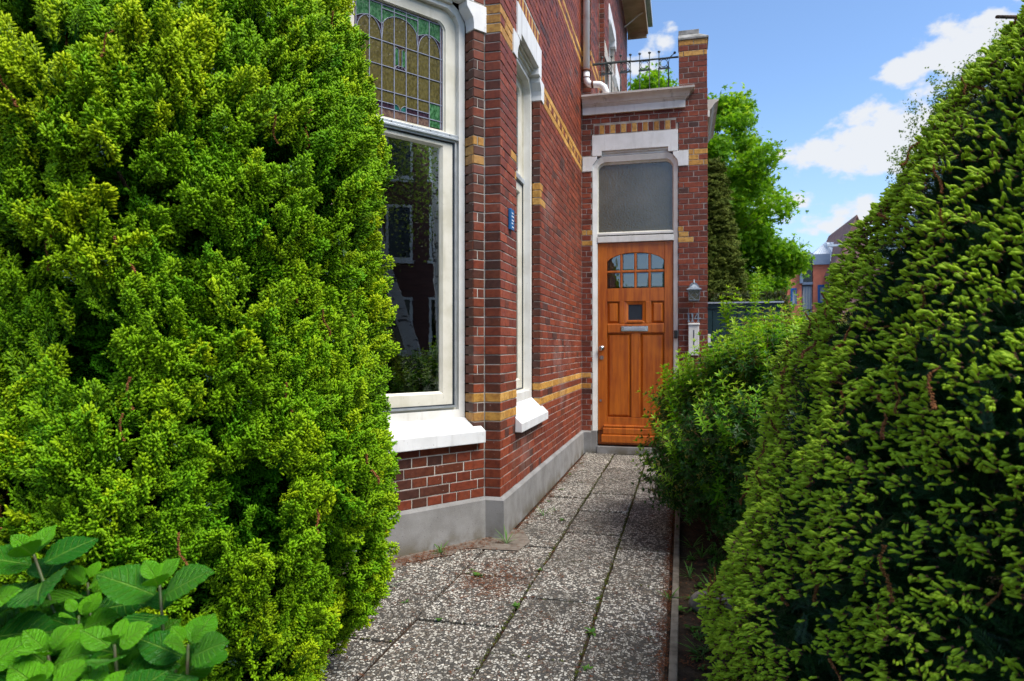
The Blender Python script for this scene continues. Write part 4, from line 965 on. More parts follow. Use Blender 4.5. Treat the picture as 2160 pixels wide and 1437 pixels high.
class PB:
    """prototype mesh with a per-vertex 'tip' value and material slots"""
    def __init__(s): s.v = []; s.f = []; s.t = []; s.m = []; s.uv = None
    def spindle(s, a, b, r, t0, t1, mi=0, seg=3, fat=.6):
        a, b = np.array(a, float), np.array(b, float); d = b-a; d = d/np.linalg.norm(d)
        x = np.cross(d, (0, 0, 1.)); x = x/np.linalg.norm(x) if np.linalg.norm(x) > 1e-4 else np.array((1., 0, 0)); y = np.cross(x, d)
        base = len(s.v); m = a+(b-a)*fat
        for c, rr, t in ((a, r*.6, t0), (m, r, t0+(t1-t0)*fat)):
            for k in range(seg):
                an = 2*math.pi*k/seg; s.v.append(c+(x*math.cos(an)+y*math.sin(an))*rr); s.t.append(t)
        s.v.append(b); s.t.append(t1)
        for k in range(seg):
            k2 = (k+1) % seg; s.f.append((base+k, base+k2, base+seg+k2, base+seg+k)); s.f.append((base+seg+k, base+seg+k2, base+2*seg)); s.m += [mi, mi]
    def blade(s, a, d, up, l, w, t0=0., t1=1., mi=0, fold=.25, droop=.0, n=3):
        """lanceolate leaf from a along d, folded on its midrib"""
        a, d, up = (np.array(q, float) for q in (a, d, up)); d = d/np.linalg.norm(d); x = np.cross(d, up); x /= max(np.linalg.norm(x), 1e-6); z = np.cross(x, d)
        base = len(s.v); wd = [math.sin(math.pi*min(.97, (i/(n))**.85))*w/2 for i in range(n+1)]; wd[0] = w*.06; wd[-1] = 0
        for i in range(n+1):
            f = i/n; c = a+d*l*f-z*droop*l*f*f
            for sgn in (-1, 0, 1): s.v.append(c+x*sgn*wd[i]+z*abs(sgn)*wd[i]*fold); s.t.append(t0+(t1-t0)*f)
        for i in range(n):
            for k in (0, 1): s.f.append((base+3*i+k, base+3*i+k+1, base+3*i+3+k+1, base+3*i+3+k)); s.m.append(mi)
    def obj(s, name, mats, smooth=True):
        me = bpy.data.meshes.new(name); me.from_pydata([tuple(v) for v in s.v], [], s.f)
        for m in ([mats] if isinstance(mats, str) else mats): me.materials.append(MATS[m])
        me.polygons.foreach_set('material_index', s.m); me.polygons.foreach_set('use_smooth', [smooth]*len(s.f))
        a = me.attributes.new('tip', 'FLOAT', 'POINT'); a.data.foreach_set('value', np.array(s.t, np.float32))
        return bpy.data.objects.new(name, me)
def rvec(n): return norm(rng.normal(size=(n, 3)))

# --- cypress spray: flat fan of scale-leaved branchlets
def cypress_spray(k, mats='cypress_leaf', L=.10, dense=1.0, cat=False):
    r = random.Random(k); p = PB(); n = int(9*dense)
    p.spindle((0, 0, 0), (0, L*.8, 0), .0022, 0, .5)
    for i in range(n):
        f = .08+.86*i/(n-1); y = L*f
        for sg in (-1, 1):
            an = rad(r.uniform(24, 42)); ln = L*(.44*(1-f)**.7+.13)*r.uniform(.8, 1.2); z = r.uniform(-.4, .4)
            dx, dy = sg*math.sin(an), math.cos(an); e = (dx*ln, y+dy*ln, z*ln)
            p.spindle((0, y, 0), e, .0017, .15+.3*f, .75)
            m = max(2, int(4*ln/(L*.4)))
            for j in range(m):
                g = .25+.72*j/m; b = (dx*ln*g, y+dy*ln*g, z*ln*g)
                for s2 in (-1, 1):
                    a2 = an*sg+s2*rad(r.uniform(22, 48)); l2 = L*r.uniform(.08, .15)*(1.15-g*.4)
                    p.spindle(b, (b[0]+math.sin(a2)*l2, b[1]+math.cos(a2)*l2, b[2]+r.uniform(-.5, .9)*l2), .0026, .25+.3*f, r.uniform(.7, 1.0), fat=.7)
    return p.obj('spray', mats)
CYP = [cypress_spray(k) for k in range(5)]
def catkin_proto(k, L=.09):
    r = random.Random(k); p = PB(); pts = []; x, z = 0, 0
    for i in range(26):
        f = i/26; x = .012*math.sin(f*3+k); c = np.array((x, L*f, .006*math.sin(f*7+k)))
        for q in range(4):
            d = rvec(1)[0]; d[1] = abs(d[1])*.6; p.spindle(c, c+d*.0055, .0022, .2, r.uniform(.4, 1))
    return p.obj('catkin', 'catkin')
CAT = [catkin_proto(k) for k in range(3)]
def berry_proto():
    p = PB()
    for i in range(16):
        c = rng.normal(size=3)*(.008, .010, .006)+(0, .01, .006); d = rvec(1)[0]; p.spindle(c, c+d*.005, .0028, .5, 1, seg=4)
    return p.obj('berry', 'juniper_berry')
BER = [berry_proto()]

def plume_points(C, lobes, n, shell=.9, inner=False):
    """points on the outer skin of a set of upright ellipsoid lobes: (centre, rx, rz, outward)"""
    area = np.array([l[1]*l[2] for l in lobes]); idx = rng.choice(len(lobes), n, p=area/area.sum())
    c = np.array([l[0] for l in lobes])[idx]; rr = np.array([[l[1], l[1], l[2]] for l in lobes])[idx]
    d = rvec(n); P = c+d*rr*rng.uniform(shell, 1.0, (n, 1)); N = norm(d/rr)
    keep = np.ones(n, bool)
    for (lc, a, b) in [(l[0], l[1], l[2]) for l in lobes]:
        q = ((P-lc)/(a*.82, a*.82, b*.82)); keep &= (q**2).sum(1) > 1
    return P[keep], N[keep], idx[keep]

# ------------------------------------------------------------------ golden cypress on the left
def cypress_tree():
    ax = np.array((-1.667, 2.005)); t = empty('cypress_tree', (ax[0], ax[1], 0), 'tall bright yellow green cypress filling the left of the view', 'conifer')
    def R(z): return np.interp(z, [0, .33, .6, .98, 1.2, 1.42, 1.77, 2.05, 2.3, 2.48, 2.9, 3.3, 3.6], [.48, .56, .65, .655, .625, .59, .645, .56, .465, .38, .25, .13, .05])
    mb = MB(); mb.tube([(ax[0], ax[1], -.02), (ax[0]+.02, ax[1], 1.2), (ax[0], ax[1]-.02, 2.4), (ax[0], ax[1], 3.4)], [.09, .07, .045, .012], 10); mb.build('trunk', 'bark', t, smooth=True)
    lobes = []; z = .10
    while z < 3.45:
        r = float(R(z)); m = max(4, int(2*math.pi*r/.31))
        for i in range(m):
            a = 2*math.pi*(i+random.random()*.8)/m+z*3.1; w = random.uniform(.10, .20)*(.5+.5*r/.66); h = w*random.uniform(1.3, 2.3)
            rr = max(0, r-w*random.uniform(.72, 1.1)); lobes.append((np.array((ax[0]+rr*math.cos(a), ax[1]+rr*math.sin(a), z+random.uniform(-.06, .06))), w, h))
        z += random.uniform(.17, .24)
    lobes.append((np.array((ax[0], ax[1], 3.35)), .12, .35))
    # dim hollows between plumes, thinner low on the left as in the picture
    lb = MB()
    for i in range(0, len(lobes), 3):
        c = lobes[i][0]; lb.tube([(ax[0], ax[1], max(.05, c[2]-.35)), (ax[0]*.5+c[0]*.5, ax[1]*.5+c[1]*.5, c[2]-.15), tuple(c)], [.018, .012, .005], 5)
    tag(lb.build('limbs', 'bark', t, smooth=True), kind='stuff')
    P, N, idx = plume_points(ax, lobes, 70000)
    toc = norm(np.array((0, 0, 1.19))-P); front = (N*toc).sum(1)
    keep = (front > -.45) | (rng.random(len(P)) < .35); keep &= P[:, 2] > .03
    P, N, front, idx = P[keep], N[keep], front[keep], idx[keep]
    aa = np.arctan2(P[:, 1]-ax[1], P[:, 0]-ax[0]); zz = P[:, 2]; oo = np.linalg.norm(P[:, :2]-ax, axis=1)/R(zz)
    gap = np.sin(8*aa+1.7*np.sin(2.6*zz+aa)+zz*1.3)+.7*np.sin(15*aa+4*zz+2*np.sin(3.7*zz))+.55*np.sin(6.5*zz+5*aa)
    k = (np.abs(gap) > .30) | (oo < .80); P, N, front, idx = P[k], N[k], front[k], idx[k]
    sel = rng.permutation(len(P))[:18000]; P, N, front, idx = P[sel], N[sel], front[sel], idx[sel]
    lob_dir = (rng.normal(size=(len(lobes), 3))*.22)[idx]; D = norm(N*.62+np.array((0, 0, .80))+lob_dir+rng.normal(size=P.shape)*.20); U = norm(rvec(len(P))+N*.35)
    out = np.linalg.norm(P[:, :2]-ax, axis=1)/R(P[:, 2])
    lob_t = rng.random(len(lobes))[idx]; T = np.clip(.30+.32*lob_t+(out-.86)*1.6+rng.normal(size=len(P))*.12, 0, 1)  # tint rises outwards, so shade deep between plumes is painted in
    S = rng.uniform(.75, 1.45, len(P))
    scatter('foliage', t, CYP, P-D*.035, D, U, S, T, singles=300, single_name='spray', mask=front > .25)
    # inner sprays tinted dark, painting in the shade of the gaps between plumes
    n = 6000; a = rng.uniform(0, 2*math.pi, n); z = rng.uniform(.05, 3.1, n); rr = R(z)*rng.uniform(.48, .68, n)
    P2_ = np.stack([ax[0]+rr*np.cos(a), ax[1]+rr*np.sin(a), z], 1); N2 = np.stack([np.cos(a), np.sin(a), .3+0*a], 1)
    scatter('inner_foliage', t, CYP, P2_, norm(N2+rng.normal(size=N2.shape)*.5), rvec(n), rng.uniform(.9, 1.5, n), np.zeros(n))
    # brown catkins and pale berries
    q = rng.permutation(np.where(front > .1)[0])[:120]
    scatter('catkin_cluster', t, CAT, P[q]+N[q]*.055, np.tile((0.05, 0, -1.), (len(q), 1))+rng.normal(size=(len(q), 3))*.18, N[q], rng.uniform(.7, 1.3, len(q)), rng.random(len(q)), singles=100, single_name='catkin')
    q = rng.permutation(np.where(front > .1)[0])[:420]
    scatter('berries', t, BER, P[q]+D[q]*.035, D[q], N[q], rng.uniform(.5, 1.0, len(q)), rng.random(len(q)))
cypress_tree()

# ------------------------------------------------------------------ yews
def yew_twig(k, L=.10, n=17):
    r = random.Random(k); p = PB(); p.spindle((0, 0, 0), (0, L, 0), .0016, 0, .6, seg=3, fat=.8)
    for i in range(n):
        f = .05+.93*i/(n-1); ln = .024*(1-.45*f**3)*r.uniform(.85, 1.1)
        for sg in (-1, 1): p.blade((0, L*f, 0), (sg*1.0, .55+.5*f, r.uniform(-.25, .35)), (0, 0, 1), ln, .0032, .1, 1, fold=.2, droop=r.uniform(-.1, .25), n=2)
    return p.obj('twig', 'yew_needle')
def yew_shoot(k, m=1):
    r = random.Random(k+50); p = PB()
    for s_ in range(m):
        bx = r.uniform(-.010, .010)*s_; L = r.uniform(.026, .037); bend = r.uniform(-.5, .5); n = 9
        side = (r.uniform(-.5, .5) if s_ else r.uniform(-.2, .2)); D0 = np.array((side, 1.0, r.uniform(-.2, .25))); D0 /= np.linalg.norm(D0)
        base = np.array((bx, 0, 0)); p.spindle(base-D0*.005, base+D0*.006, .0032, .0, .05, mi=1, seg=5)
        p.spindle(base, base+D0*L*.92, .0042, .3, .8, seg=5, fat=.7)
        for i in range(n):
            f = i/n; c = base+D0*L*.55*f+np.array((bend*.006*f*f, 0, -.003*f))
            for q in range(4):
                a = 2*math.pi*(q/4+i*.13); sp = .40*(1-f*.55); d = D0+np.array((math.cos(a)*sp, 0, math.sin(a)*sp)); d /= np.linalg.norm(d)
                p.blade(c, d, np.array((math.cos(a), 0, math.sin(a)))+.001, L*.48*r.uniform(.85, 1.05), .0050, .1+.4*f, .7+.3*f, fold=-.15, droop=.18, n=2)
    return p.obj('new_shoot', ['yew_shoot', 'twig'])
TWG = [yew_twig(k) for k in range(4)]; SHT = [yew_shoot(k, 1+k % 3) for k in range(6)]
def bumpy(a, z, s=0.0):
    return 1+.035*np.sin(3.1*a+2.3*z+s)+.03*np.sin(7.3*a-5.1*z+1+s)+.022*np.sin(13*a+9*z+s)+.015*np.sin(23*a-17*z)
def yew(ax, zs, rs, label, ntw, nsh, singles, name='yew_bush', shoot_p=None):
    ax = np.array(ax); t = empty(name, (ax[0], ax[1], 0), label, 'yew'); zmax = zs[-1]
    R = lambda z: np.interp(z, zs, rs)
    mb = MB(); mb.tube([(ax[0], ax[1], -.02), (ax[0], ax[1], zmax*.8)], [.07, .02], 8); mb.build('trunk', 'bark', t)
    def surf(n, shell):
        z = rng.uniform(.02, zmax, n*2); k = rng.random(n*2) < (R(z)+.08)/(max(rs)+.08); z = z[k]; a = rng.uniform(0, 2*math.pi, len(z))
        b = bumpy(a, z, ax[0]*3); r = R(z)*b*shell(len(z)); P = np.stack([ax[0]+r*np.cos(a), ax[1]+r*np.sin(a), z], 1)
        sl = -(R(z+.05)-R(z-.05))/.1; N = norm(np.stack([np.cos(a), np.sin(a), sl], 1))
        toc = norm(np.array((0, 0, 1.19))-P); f = (N*toc).sum(1); keep = (f > -.35) | (rng.random(len(z)) < .3)
        return P[keep], N[keep], f[keep], b[keep]
    A1, A2 = surf(ntw, lambda n: rng.uniform(.80, .94, n)), surf(int(ntw*1.3), lambda n: rng.uniform(.78, .97, n)); k = A2[0][:, 2] > .36*zmax
    P, N = np.concatenate([A1[0], A2[0][k]]), np.concatenate([A1[1], A2[1][k]])
    P = np.where(P[:, 2:3] > .45*zmax, np.stack([ax[0]+(P[:, 0]-ax[0])*1.0, ax[1]+(P[:, 1]-ax[1])*1.0, P[:, 2]-.01], 1), P)
    D = norm(N*.7+np.array((0, 0, .05))+rng.normal(size=P.shape)*np.where(P[:, 2:3] > .45*zmax, .32, .45)); scatter('foliage', t, TWG, P*1.0-D*.075-N*.01, D, norm(N*.6+rvec(len(P))*.6+np.array((0, 0, .3))), rng.uniform(.6, 1.0, len(P))*np.where(P[:, 2] > .45*zmax, .74, 1), rng.random(len(P)))
    n = int(ntw*1.1); P, N, f, b = surf(n, lambda n: rng.uniform(.50, .86, n)); k = (P[:, 2] > .40*zmax) | (rng.random(len(P)) < .5); P, N = P[k], N[k]; P[:, 2] -= .04; scatter('inner_foliage', t, TWG, P, norm(N+rng.normal(size=P.shape)*.6), rvec(len(P)), rng.uniform(1.0, 1.7, len(P))*np.where(P[:, 2] > .45*zmax, .62, 1), np.zeros(len(P)))
    P, N, f, b = surf(nsh, lambda n: rng.uniform(.975, 1.02, n))
    # shoots gather in loose tufts
    cell = np.sin(P[:, 0]*31+2*np.sin(P[:, 2]*17))+np.sin(P[:, 2]*37+P[:, 1]*29)+np.sin(P[:, 1]*41-P[:, 2]*13); k = cell+rng.normal(size=len(P))*.7+(b-1)*9 > -.75
    P, N, f = P[k], N[k], f[k]
    D = norm(N*.75+np.array((-.25, -.1, -.02))+rng.normal(size=P.shape)*.30)
    scatter('shoot_cluster', t, SHT, P, D, norm(np.array((0, 0, 1.))+rng.normal(size=P.shape)*.4), rng.uniform(.6, 1.05, len(P)), rng.random(len(P)), singles=singles, single_name='new_shoot', mask=f > .15)
    q = rng.permutation(len(P))[:int(70*max(rs)*zmax)]
    scatter('catkin_cluster', t, CAT, P[q]+N[q]*.03, np.tile((0, 0, -1.), (len(q), 1))+rng.normal(size=(len(q), 3))*.35, N[q], rng.uniform(.6, 1.4, len(q)), rng.random(len(q)), singles=min(30, len(q)), single_name='catkin', mask=f[q] > .1)
    return t
yew((1.478, 2.329), [0, .30, .76, 1.145, 1.565, 1.95, 2.25, 2.55, 2.72], [1.24, 1.29, 1.22, 1.11, .91, .66, .43, .2, .03],
    'large clipped dark yew with pale lime new shoots filling the right side', 26000, 56000, 300)
yew((-2.05, 1.15), [0, .3, .6, .85, 1.0], [.55, .62, .55, .35, .05], 'low dark yew behind the hydrangea at the left edge', 5000, 260, 20)

# ------------------------------------------------------------------ barberry by the door
def whorl_shoot(k, mat='barberry_young', L=.22, lw=(.066, .016), levels=6, up=.6):
    r = random.Random(k+9); p = PB(); p.spindle((0, 0, 0), (0, L, 0), .002, 0, .4, mi=1)
    for i in range(levels):
        f = .15+.85*i/(levels-1); n = 5 if i < levels-1 else 6; sz = 1-.45*(i/(levels-1))
        for q in range(n):
            a = 2*math.pi*q/n+i*1.1+r.uniform(-.3, .3); e = up*r.uniform(.5, 1.2)+(.9 if i == levels-1 else 0)
            p.blade((0, L*f, 0), (math.cos(a), e, math.sin(a)), (0, 1, 0), lw[0]*sz*r.uniform(.8, 1.15), lw[1]*sz*1.1, .1, .3+.7*f, fold=.3, droop=.2, n=3)
    return p.obj('leafy_shoot', [mat, 'twig'])
BY = [whorl_shoot(k) for k in range(4)]; BD = [whorl_shoot(k+20, 'barberry_leaf', .13, (.046, .013), 4, .3) for k in range(4)]
PL = [whorl_shoot(k+40, 'pale_leaf', .20, (.028, .012), 6, .5) for k in range(3)]
def blossom_proto(k):
    p = PB(); r = random.Random(k)
    for i in range(14):
        c = rng.normal(size=3)*(.011, .008, .011); d = np.array((r.uniform(-.5, .5), r.uniform(-.5, .5), -1)); p.spindle(c, c+d*.006, .0035, .3, r.uniform(.5, 1), seg=4, fat=.55)
    return p.obj('blossom', 'blossom')
BLO = [blossom_proto(k) for k in range(3)]
def shrub(ax, z0, z1, rx, ry, label, nd, ny, nb, name='barberry_bush', protos=(BD, BY), seed=1, singles=150, cat='shrub', topbias=1.6):
    ax = np.array(ax); t = empty(name, (ax[0], ax[1], 0), label, cat); zc, rz = (z0+z1)/2, (z1-z0)/2
    mb = MB()
    for i in range(9):
        a = i*.7; e = (ax[0]+rx*.6*math.cos(a), ax[1]+ry*.6*math.sin(a), z0+(z1-z0)*random.uniform(.5, .9)); mb.tube([(ax[0]+.05*math.cos(a), ax[1]+.05*math.sin(a), -.02), (ax[0]+rx*.3*math.cos(a), ax[1]+ry*.3*math.sin(a), z0+.3), e], [.012, .009, .003], 5)
    tag(mb.build('stems', 'twig', t, smooth=True), kind='stuff')
    def surf(n, lo, hi):
        d = rvec(n); d[:, 2] = np.where(d[:, 2] < -.75, -d[:, 2], d[:, 2])
        b = 1+.10*np.sin(d[:, 0]*6+seed)+.09*np.sin(d[:, 2]*7+d[:, 1]*5+seed*2)+.05*np.sin(d[:, 1]*15+d[:, 0]*11)
        e = np.sign(d)*np.abs(d)**.85; e = e/np.linalg.norm(e, axis=1, keepdims=True)**.6
        P = np.array((ax[0], ax[1], zc))+e*np.array((rx, ry, rz))*b[:, None]*rng.uniform(lo, hi, (n, 1)); return P, norm(d/np.array((rx, ry, rz)))
    P, N = surf(nd, .70, 1.0); k = P[:, 2] > .04; P, N = P[k], N[k]
    scatter('foliage', t, protos[0], P, norm(N*.8+np.array((0, 0, .25))+rng.normal(size=P.shape)*.5), rvec(len(P)), rng.uniform(.7, 1.25, len(P)), rng.random(len(P)))
    P, N = surf(ny, .88, 1.03); f = (N*norm(np.array((0, 0, 1.19))-P)).sum(1)
    k = (P[:, 2] > .1) & (rng.random(len(P)) < np.clip(.10+((P[:, 2]-z0)/(z1-z0))**topbias*1.1, 0, 1)); P, N, f = P[k], N[k], f[k]
    scatter('young_foliage', t, protos[1], P, norm(N*.55+np.array((0, 0, .85))+rng.normal(size=P.shape)*.25), rvec(len(P)), rng.uniform(.5, 1.05, len(P)), rng.random(len(P)), singles=singles, single_name='leafy_shoot', mask=f > 0)
    if nb:
        P, N = surf(nb, .95, 1.03); k = P[:, 2] > .15; P, N = P[k], N[k]
        scatter('blossoms', t, BLO, P, N, rvec(len(P)), rng.uniform(.6, 1.3, len(P)), rng.random(len(P)))
    return t
b1 = shrub((.59, 4.60), -.08, 1.15, .70, .98, 'bushy barberry with glossy leaves and pale blossom beside the front door', 6200, 2000, 700, seed=2)
# two tall new growths above it
def tall_shoots():
    n = 46; base = np.array([(.33, 4.62, 1.15), (.46, 4.70, 1.18), (.55, 4.75, 1.12), (.22, 4.60, 1.05), (.66, 4.9, 1.1)])
    P = []; Dv = []
    for bi, b in enumerate(base):
        h = (.36, .42, .26, .2, .34)[bi]
        for i in range(11): f = i/10; P.append(b+np.array((.05*f*(bi-1.0), 0, h*f-.1))+rng.normal(size=3)*.012); Dv.append((rng.normal()*.3, rng.normal()*.3, 1.))
    scatter('tall_growth', b1, BY, np.array(P), np.array(Dv), rvec(len(P)), rng.uniform(.7, 1.0, len(P)), rng.uniform(.6, 1, len(P)), singles=20, single_name='leafy_shoot')
tall_shoots()
shrub((1.10, 5.9), .1, 1.38, .72, .6, 'pale yellow leaved shrub in flower between the barberry and the yew', 1800, 1500, 700, name='flowering_shrub', protos=(BD, PL), seed=5, singles=60)
shrub((1.9, 7.3), .1, 1.42, .9, .8, 'pale shrub farther back with sparse reddish twigs', 1200, 900, 300, name='flowering_shrub', protos=(PL, PL), seed=8, singles=0)

# ------------------------------------------------------------------ hydrangea
def hyd_leaf(k):
    r = random.Random(k); ny, nx = 34, 10; L = .125; V = []; F = []; lu = []; lv = []
    curl = r.uniform(.10, .32); fold = r.uniform(.10, .28); tw = r.uniform(-.25, .25); wmax = r.uniform(.080, .094)
    for i in range(ny+1):
        f = i/ny; w = wmax*.5*1.04*(math.sin(math.pi*f**.82)**.80 if 0 < f < 1 else 0)*(1 if f < .8 else 1-.25*(f-.8)/.2)+.0008
        ser = 1+(.035 if i % 2 else -.02)*(1 if .06 < f < .97 else 0)
        for j in range(nx+1):
            u = -1+2*j/nx; e = ser if abs(u) == 1 else 1; x = u*w*e
            z = fold*abs(x)-curl*L*f*f*.55-.10*L*(u*u)*f*.5; z += .0026*math.sin((f-abs(u)*.22)*7.5*2*math.pi)*min(1, 3*abs(u))*(1-abs(u)*.4)
            a = tw*f; y = L*(f-.04*f*f); V.append((x*math.cos(a)-z*math.sin(a), y, x*math.sin(a)+z*math.cos(a))); lu.append(u*min(1, w/(wmax*.5)+.15)); lv.append(f)
    for i in range(ny):
        for j in range(nx): a = i*(nx+1)+j; F.append((a, a+1, a+nx+2, a+nx+1))
    me = bpy.data.meshes.new('leaf'); me.from_pydata(V, [], F); me.materials.append(MATS['hydrangea_leaf']); me.polygons.foreach_set('use_smooth', [True]*len(F))
    for nm, val in (('lu', lu), ('lv', lv)):
        a = me.attributes.new(nm, 'FLOAT', 'POINT'); a.data.foreach_set('value', np.array(val, np.float32))
    return me
HL = [hyd_leaf(k) for k in range(6)]
def hydrangea():
    t = empty('hydrangea_bush', (-1.1, 1.08, 0), 'hydrangea with large serrated fresh green leaves at the bottom left corner', 'hydrangea')
    off = Vector((-1.1, 1.08, 0)); mb = MB(); r = random.Random(5)
    # stem tips: x, y, z, lean(x,y), size, heading
    tips = [(-1.16, 1.08, .64, 0, -.2, 1.0, .2), (-.99, 1.13, .50, .2, -.1, 1.0, .6), (-1.22, 1.05, .58, -.1, -.2, 1.05, 1.6), (-1.08, .96, .53, 0, -.3, 1.0, 1.2), (-1.33, 1.22, .62, -.1, 0, 1.0, .5), (-.84, 1.14, .40, .3, 0, .95, .2), (-.90, 1.08, .44, .2, -.1, 1.0, 1.0), (-1.27, 1.28, .70, -.1, 0, 1.0, 1.4), (-1.12, 1.24, .60, 0, 0, .95, .9), (-1.02, 1.10, .66, .1, -.2, .8, 1.9), (-.98, 1.22, .56, .2, 0, .9, 1.2), (-1.035, 1.235, .735, .0, -.1, 1.0, .4), (-1.06, 1.16, .575, .1, -.2, .95, 1.3), (-.905, 1.165, .645, .2, -.2, .9, .2), (-.97, 1.02, .60, .1, -.3, .92, .9),
            (-1.10, 1.02, .605, -.1, -.3, .95, 2.0), (-1.30, 1.17, .80, -.2, -.2, 1.05, .7), (-1.36, 1.10, .70, -.2, -.2, 1.0, 1.7), (-1.20, 1.19, .665, .1, -.1, .72, .1),
            (-1.24, .98, .655, -.1, -.3, 1.0, 1.1), (-1.02, .93, .585, .1, -.4, .95, .5), (-.93, .98, .56, .2, -.3, .9, 1.5), (-1.18, .93, .59, 0, -.4, .95, .3), (-.86, 1.07, .57, .3, -.2, .85, 1.1),
            (-.80, 1.16, .50, .3, 0, .8, .3), (-1.42, 1.02, .72, -.3, -.2, 1.0, .2), (-.88, 1.20, .47, .3, 0, .7, .9), (-1.14, 1.10, .52, 0, -.1, 1.0, .9)]
    for (x, y, z, lx, ly, sz, hd) in tips:
        x -= .055; z -= .05
        tip = Vector((x, y, z)); lean = Vector((lx, ly, 1)).normalized(); foot = Vector((off.x+(x-off.x)*.5, off.y+(y-off.y)*.5+.05, 0))
        mid = tip-lean*.25; mb.tube([foot, (foot+mid)/2+Vector((0, 0, .04)), mid, tip], [.006, .0055, .0045, .003], 6)
        for lvl, (dz, ls, el, tint) in enumerate(((0.0, .42, 1.1, .95), (-.012, .68, .55, .85), (-.034, 1.0, .30, .40), (-.070, 1.12, .08, .10))):  # tint falls level by level, painting shade onto the lower leaves
            a0 = hd+lvl*math.pi/2
            for s_ in (0, 1):
                a = a0+s_*math.pi+r.uniform(-.25, .25); e = el+r.uniform(-.12, .18)
                d = Vector((math.cos(a), math.sin(a), e))+lean*.12; d.normalize(); p = tip+lean*dz
                up = Vector((0, 0, 1))+Vector((lx+.25, ly-.7, 0))*.8; X = d.cross(up).normalized(); Z = X.cross(d)
                M = Matrix((X, d, Z)).transposed(); o = bpy.data.objects.new('leaf', r.choice(HL)); COL.objects.link(o); o.parent = t
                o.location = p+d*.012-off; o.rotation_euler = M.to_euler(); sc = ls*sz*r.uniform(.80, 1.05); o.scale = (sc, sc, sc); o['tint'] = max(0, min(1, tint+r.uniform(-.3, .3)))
    tag(mb.build('stems', 'hyd_stem', t, smooth=True), kind='stuff')
hydrangea()

# ------------------------------------------------------------------ background planting
def maple_leaf_cluster(k, n=9, mat='maple_leaf', s=1.0, spread=.16):
    r = random.Random(k); p = PB()
    for i in range(n):
        c = rng.normal(size=3)*spread*.55; a = r.uniform(0, 6.28); tilt = rng.normal(size=3)*.35+np.array((0, 0, 1)); z = tilt/np.linalg.norm(tilt)
        x = np.cross(z, (math.cos(a), math.sin(a), 0)); x /= np.linalg.norm(x); y = np.cross(z, x); b = len(p.v); R_ = .062*s*r.uniform(.7, 1.2)
        ang = [-2.5, -1.9, -1.35, -.95, -.62, -.3, 0, .3, .62, .95, 1.35, 1.9, 2.5]; rr = [.35, .75, .4, .95, .5, .62, 1.15, .62, .5, .95, .4, .75, .35]
        p.v.append(c); p.t.append(.3)
        for an, q in zip(ang, rr): p.v.append(c+(x*math.sin(an)+y*math.cos(an))*R_*q-z*R_*.15*q); p.t.append(r.uniform(.5, 1))
        for q in range(12): p.f.append((b, b+1+q, b+2+q)); p.m.append(0)
    return p.obj('leaf_cluster', mat, smooth=False)
ML = [maple_leaf_cluster(k) for k in range(5)]
def limbed_tree(name, base, clumps, label, protos, n, rad_, trunk=.14, scale=(.8, 1.3), mat='bark', cat='tree', tlean=None, limb=True):
    t = empty(name, base, label, cat); B = np.array(base); mb = MB(); C = np.array(clumps)
    top = C[:, 2].max(); tx = C[:, 0].mean(); ty = C[:, 1].mean()
    tops = [Vector((B[0]+(tx-B[0])*f*.5, B[1]+(ty-B[1])*f*.5, top*f*.85)) for f in (0, .25, .5, .75, 1)]
    mb.tube(tops, [trunk, trunk*.8, trunk*.6, trunk*.35, trunk*.12], 8); mb.build('trunk', mat, t, smooth=True); lb = MB()
    for c in C[::(1 if limb else 4)]:
        f = max(.18, min(.9, (c[2]-.9)/top)); s = tops[0].lerp(tops[-1], f*.85); e = Vector(c)
        lb.tube([s, s.lerp(e, .5)+Vector((0, 0, .12)), e], [trunk*.22, trunk*.12, .006], 5)
    tag(lb.build('limbs', mat, t, smooth=True), kind='stuff')
    k = rng.integers(0, len(C), n); d = rvec(n)*rng.uniform(.25, 1, (n, 1))**.5; R_ = rng.uniform(.75, 1.25, len(C))[k]
    P = C[k]+d*np.array((rad_, rad_, rad_*.62))*R_[:, None]
    T = np.clip(.5+.35*d[:, 2]+rng.normal(size=n)*.2, 0, 1)
    scatter('crown', t, protos, P, norm(rng.normal(size=(n, 3))+np.array((0, 0, .2))), norm(rng.normal(size=(n, 3))*.4+np.array((0, 0, 1))), rng.uniform(*scale, n), T)
    return t
def in_poly(x, z, poly):
    c = False; j = len(poly)-1
    for i in range(len(poly)):
        (xi, zi), (xj, zj) = poly[i], poly[j]
        if (zi > z) != (zj > z) and x < (xj-xi)*(z-zi)/(zj-zi)+xi: c = not c
        j = i
    return c
out_m = [(-2.2, 2.6), (-2.4, 5.2), (-1.2, 6.7), (-.2, 6.9), (.5, 6.45), (.95, 6.3), (1.2, 5.95), (1.58, 5.95), (1.55, 5.45), (1.15, 5.2), (1.35, 4.95), (1.9, 4.6), (1.75, 4.1), (1.9, 3.75), (2.35, 3.95), (2.55, 3.5), (2.35, 3.1), (2.45, 2.5), (2.1, 1.9), (.4, 1.7), (-1, 1.8)]
cl = []
while len(cl) < 130:
    x, z = random.uniform(-2.4, 2.5), random.uniform(1.7, 6.8)
    if in_poly(x, z, out_m): cl.append((x, 15+random.uniform(-1.3, 1.3), z))
cl += [(random.uniform(.2, 1.15), 14.8+random.uniform(-1, 1), random.uniform(1.9, 3.0)) for _ in range(14)]+[(random.uniform(1.2, 2.25), 14.8, random.uniform(2.75, 3.6)) for _ in range(10)]
limbed_tree('maple_tree', (-.6, 15.2, 0), cl, 'fresh green maple tree behind the porch pier', ML, 9500, .35)
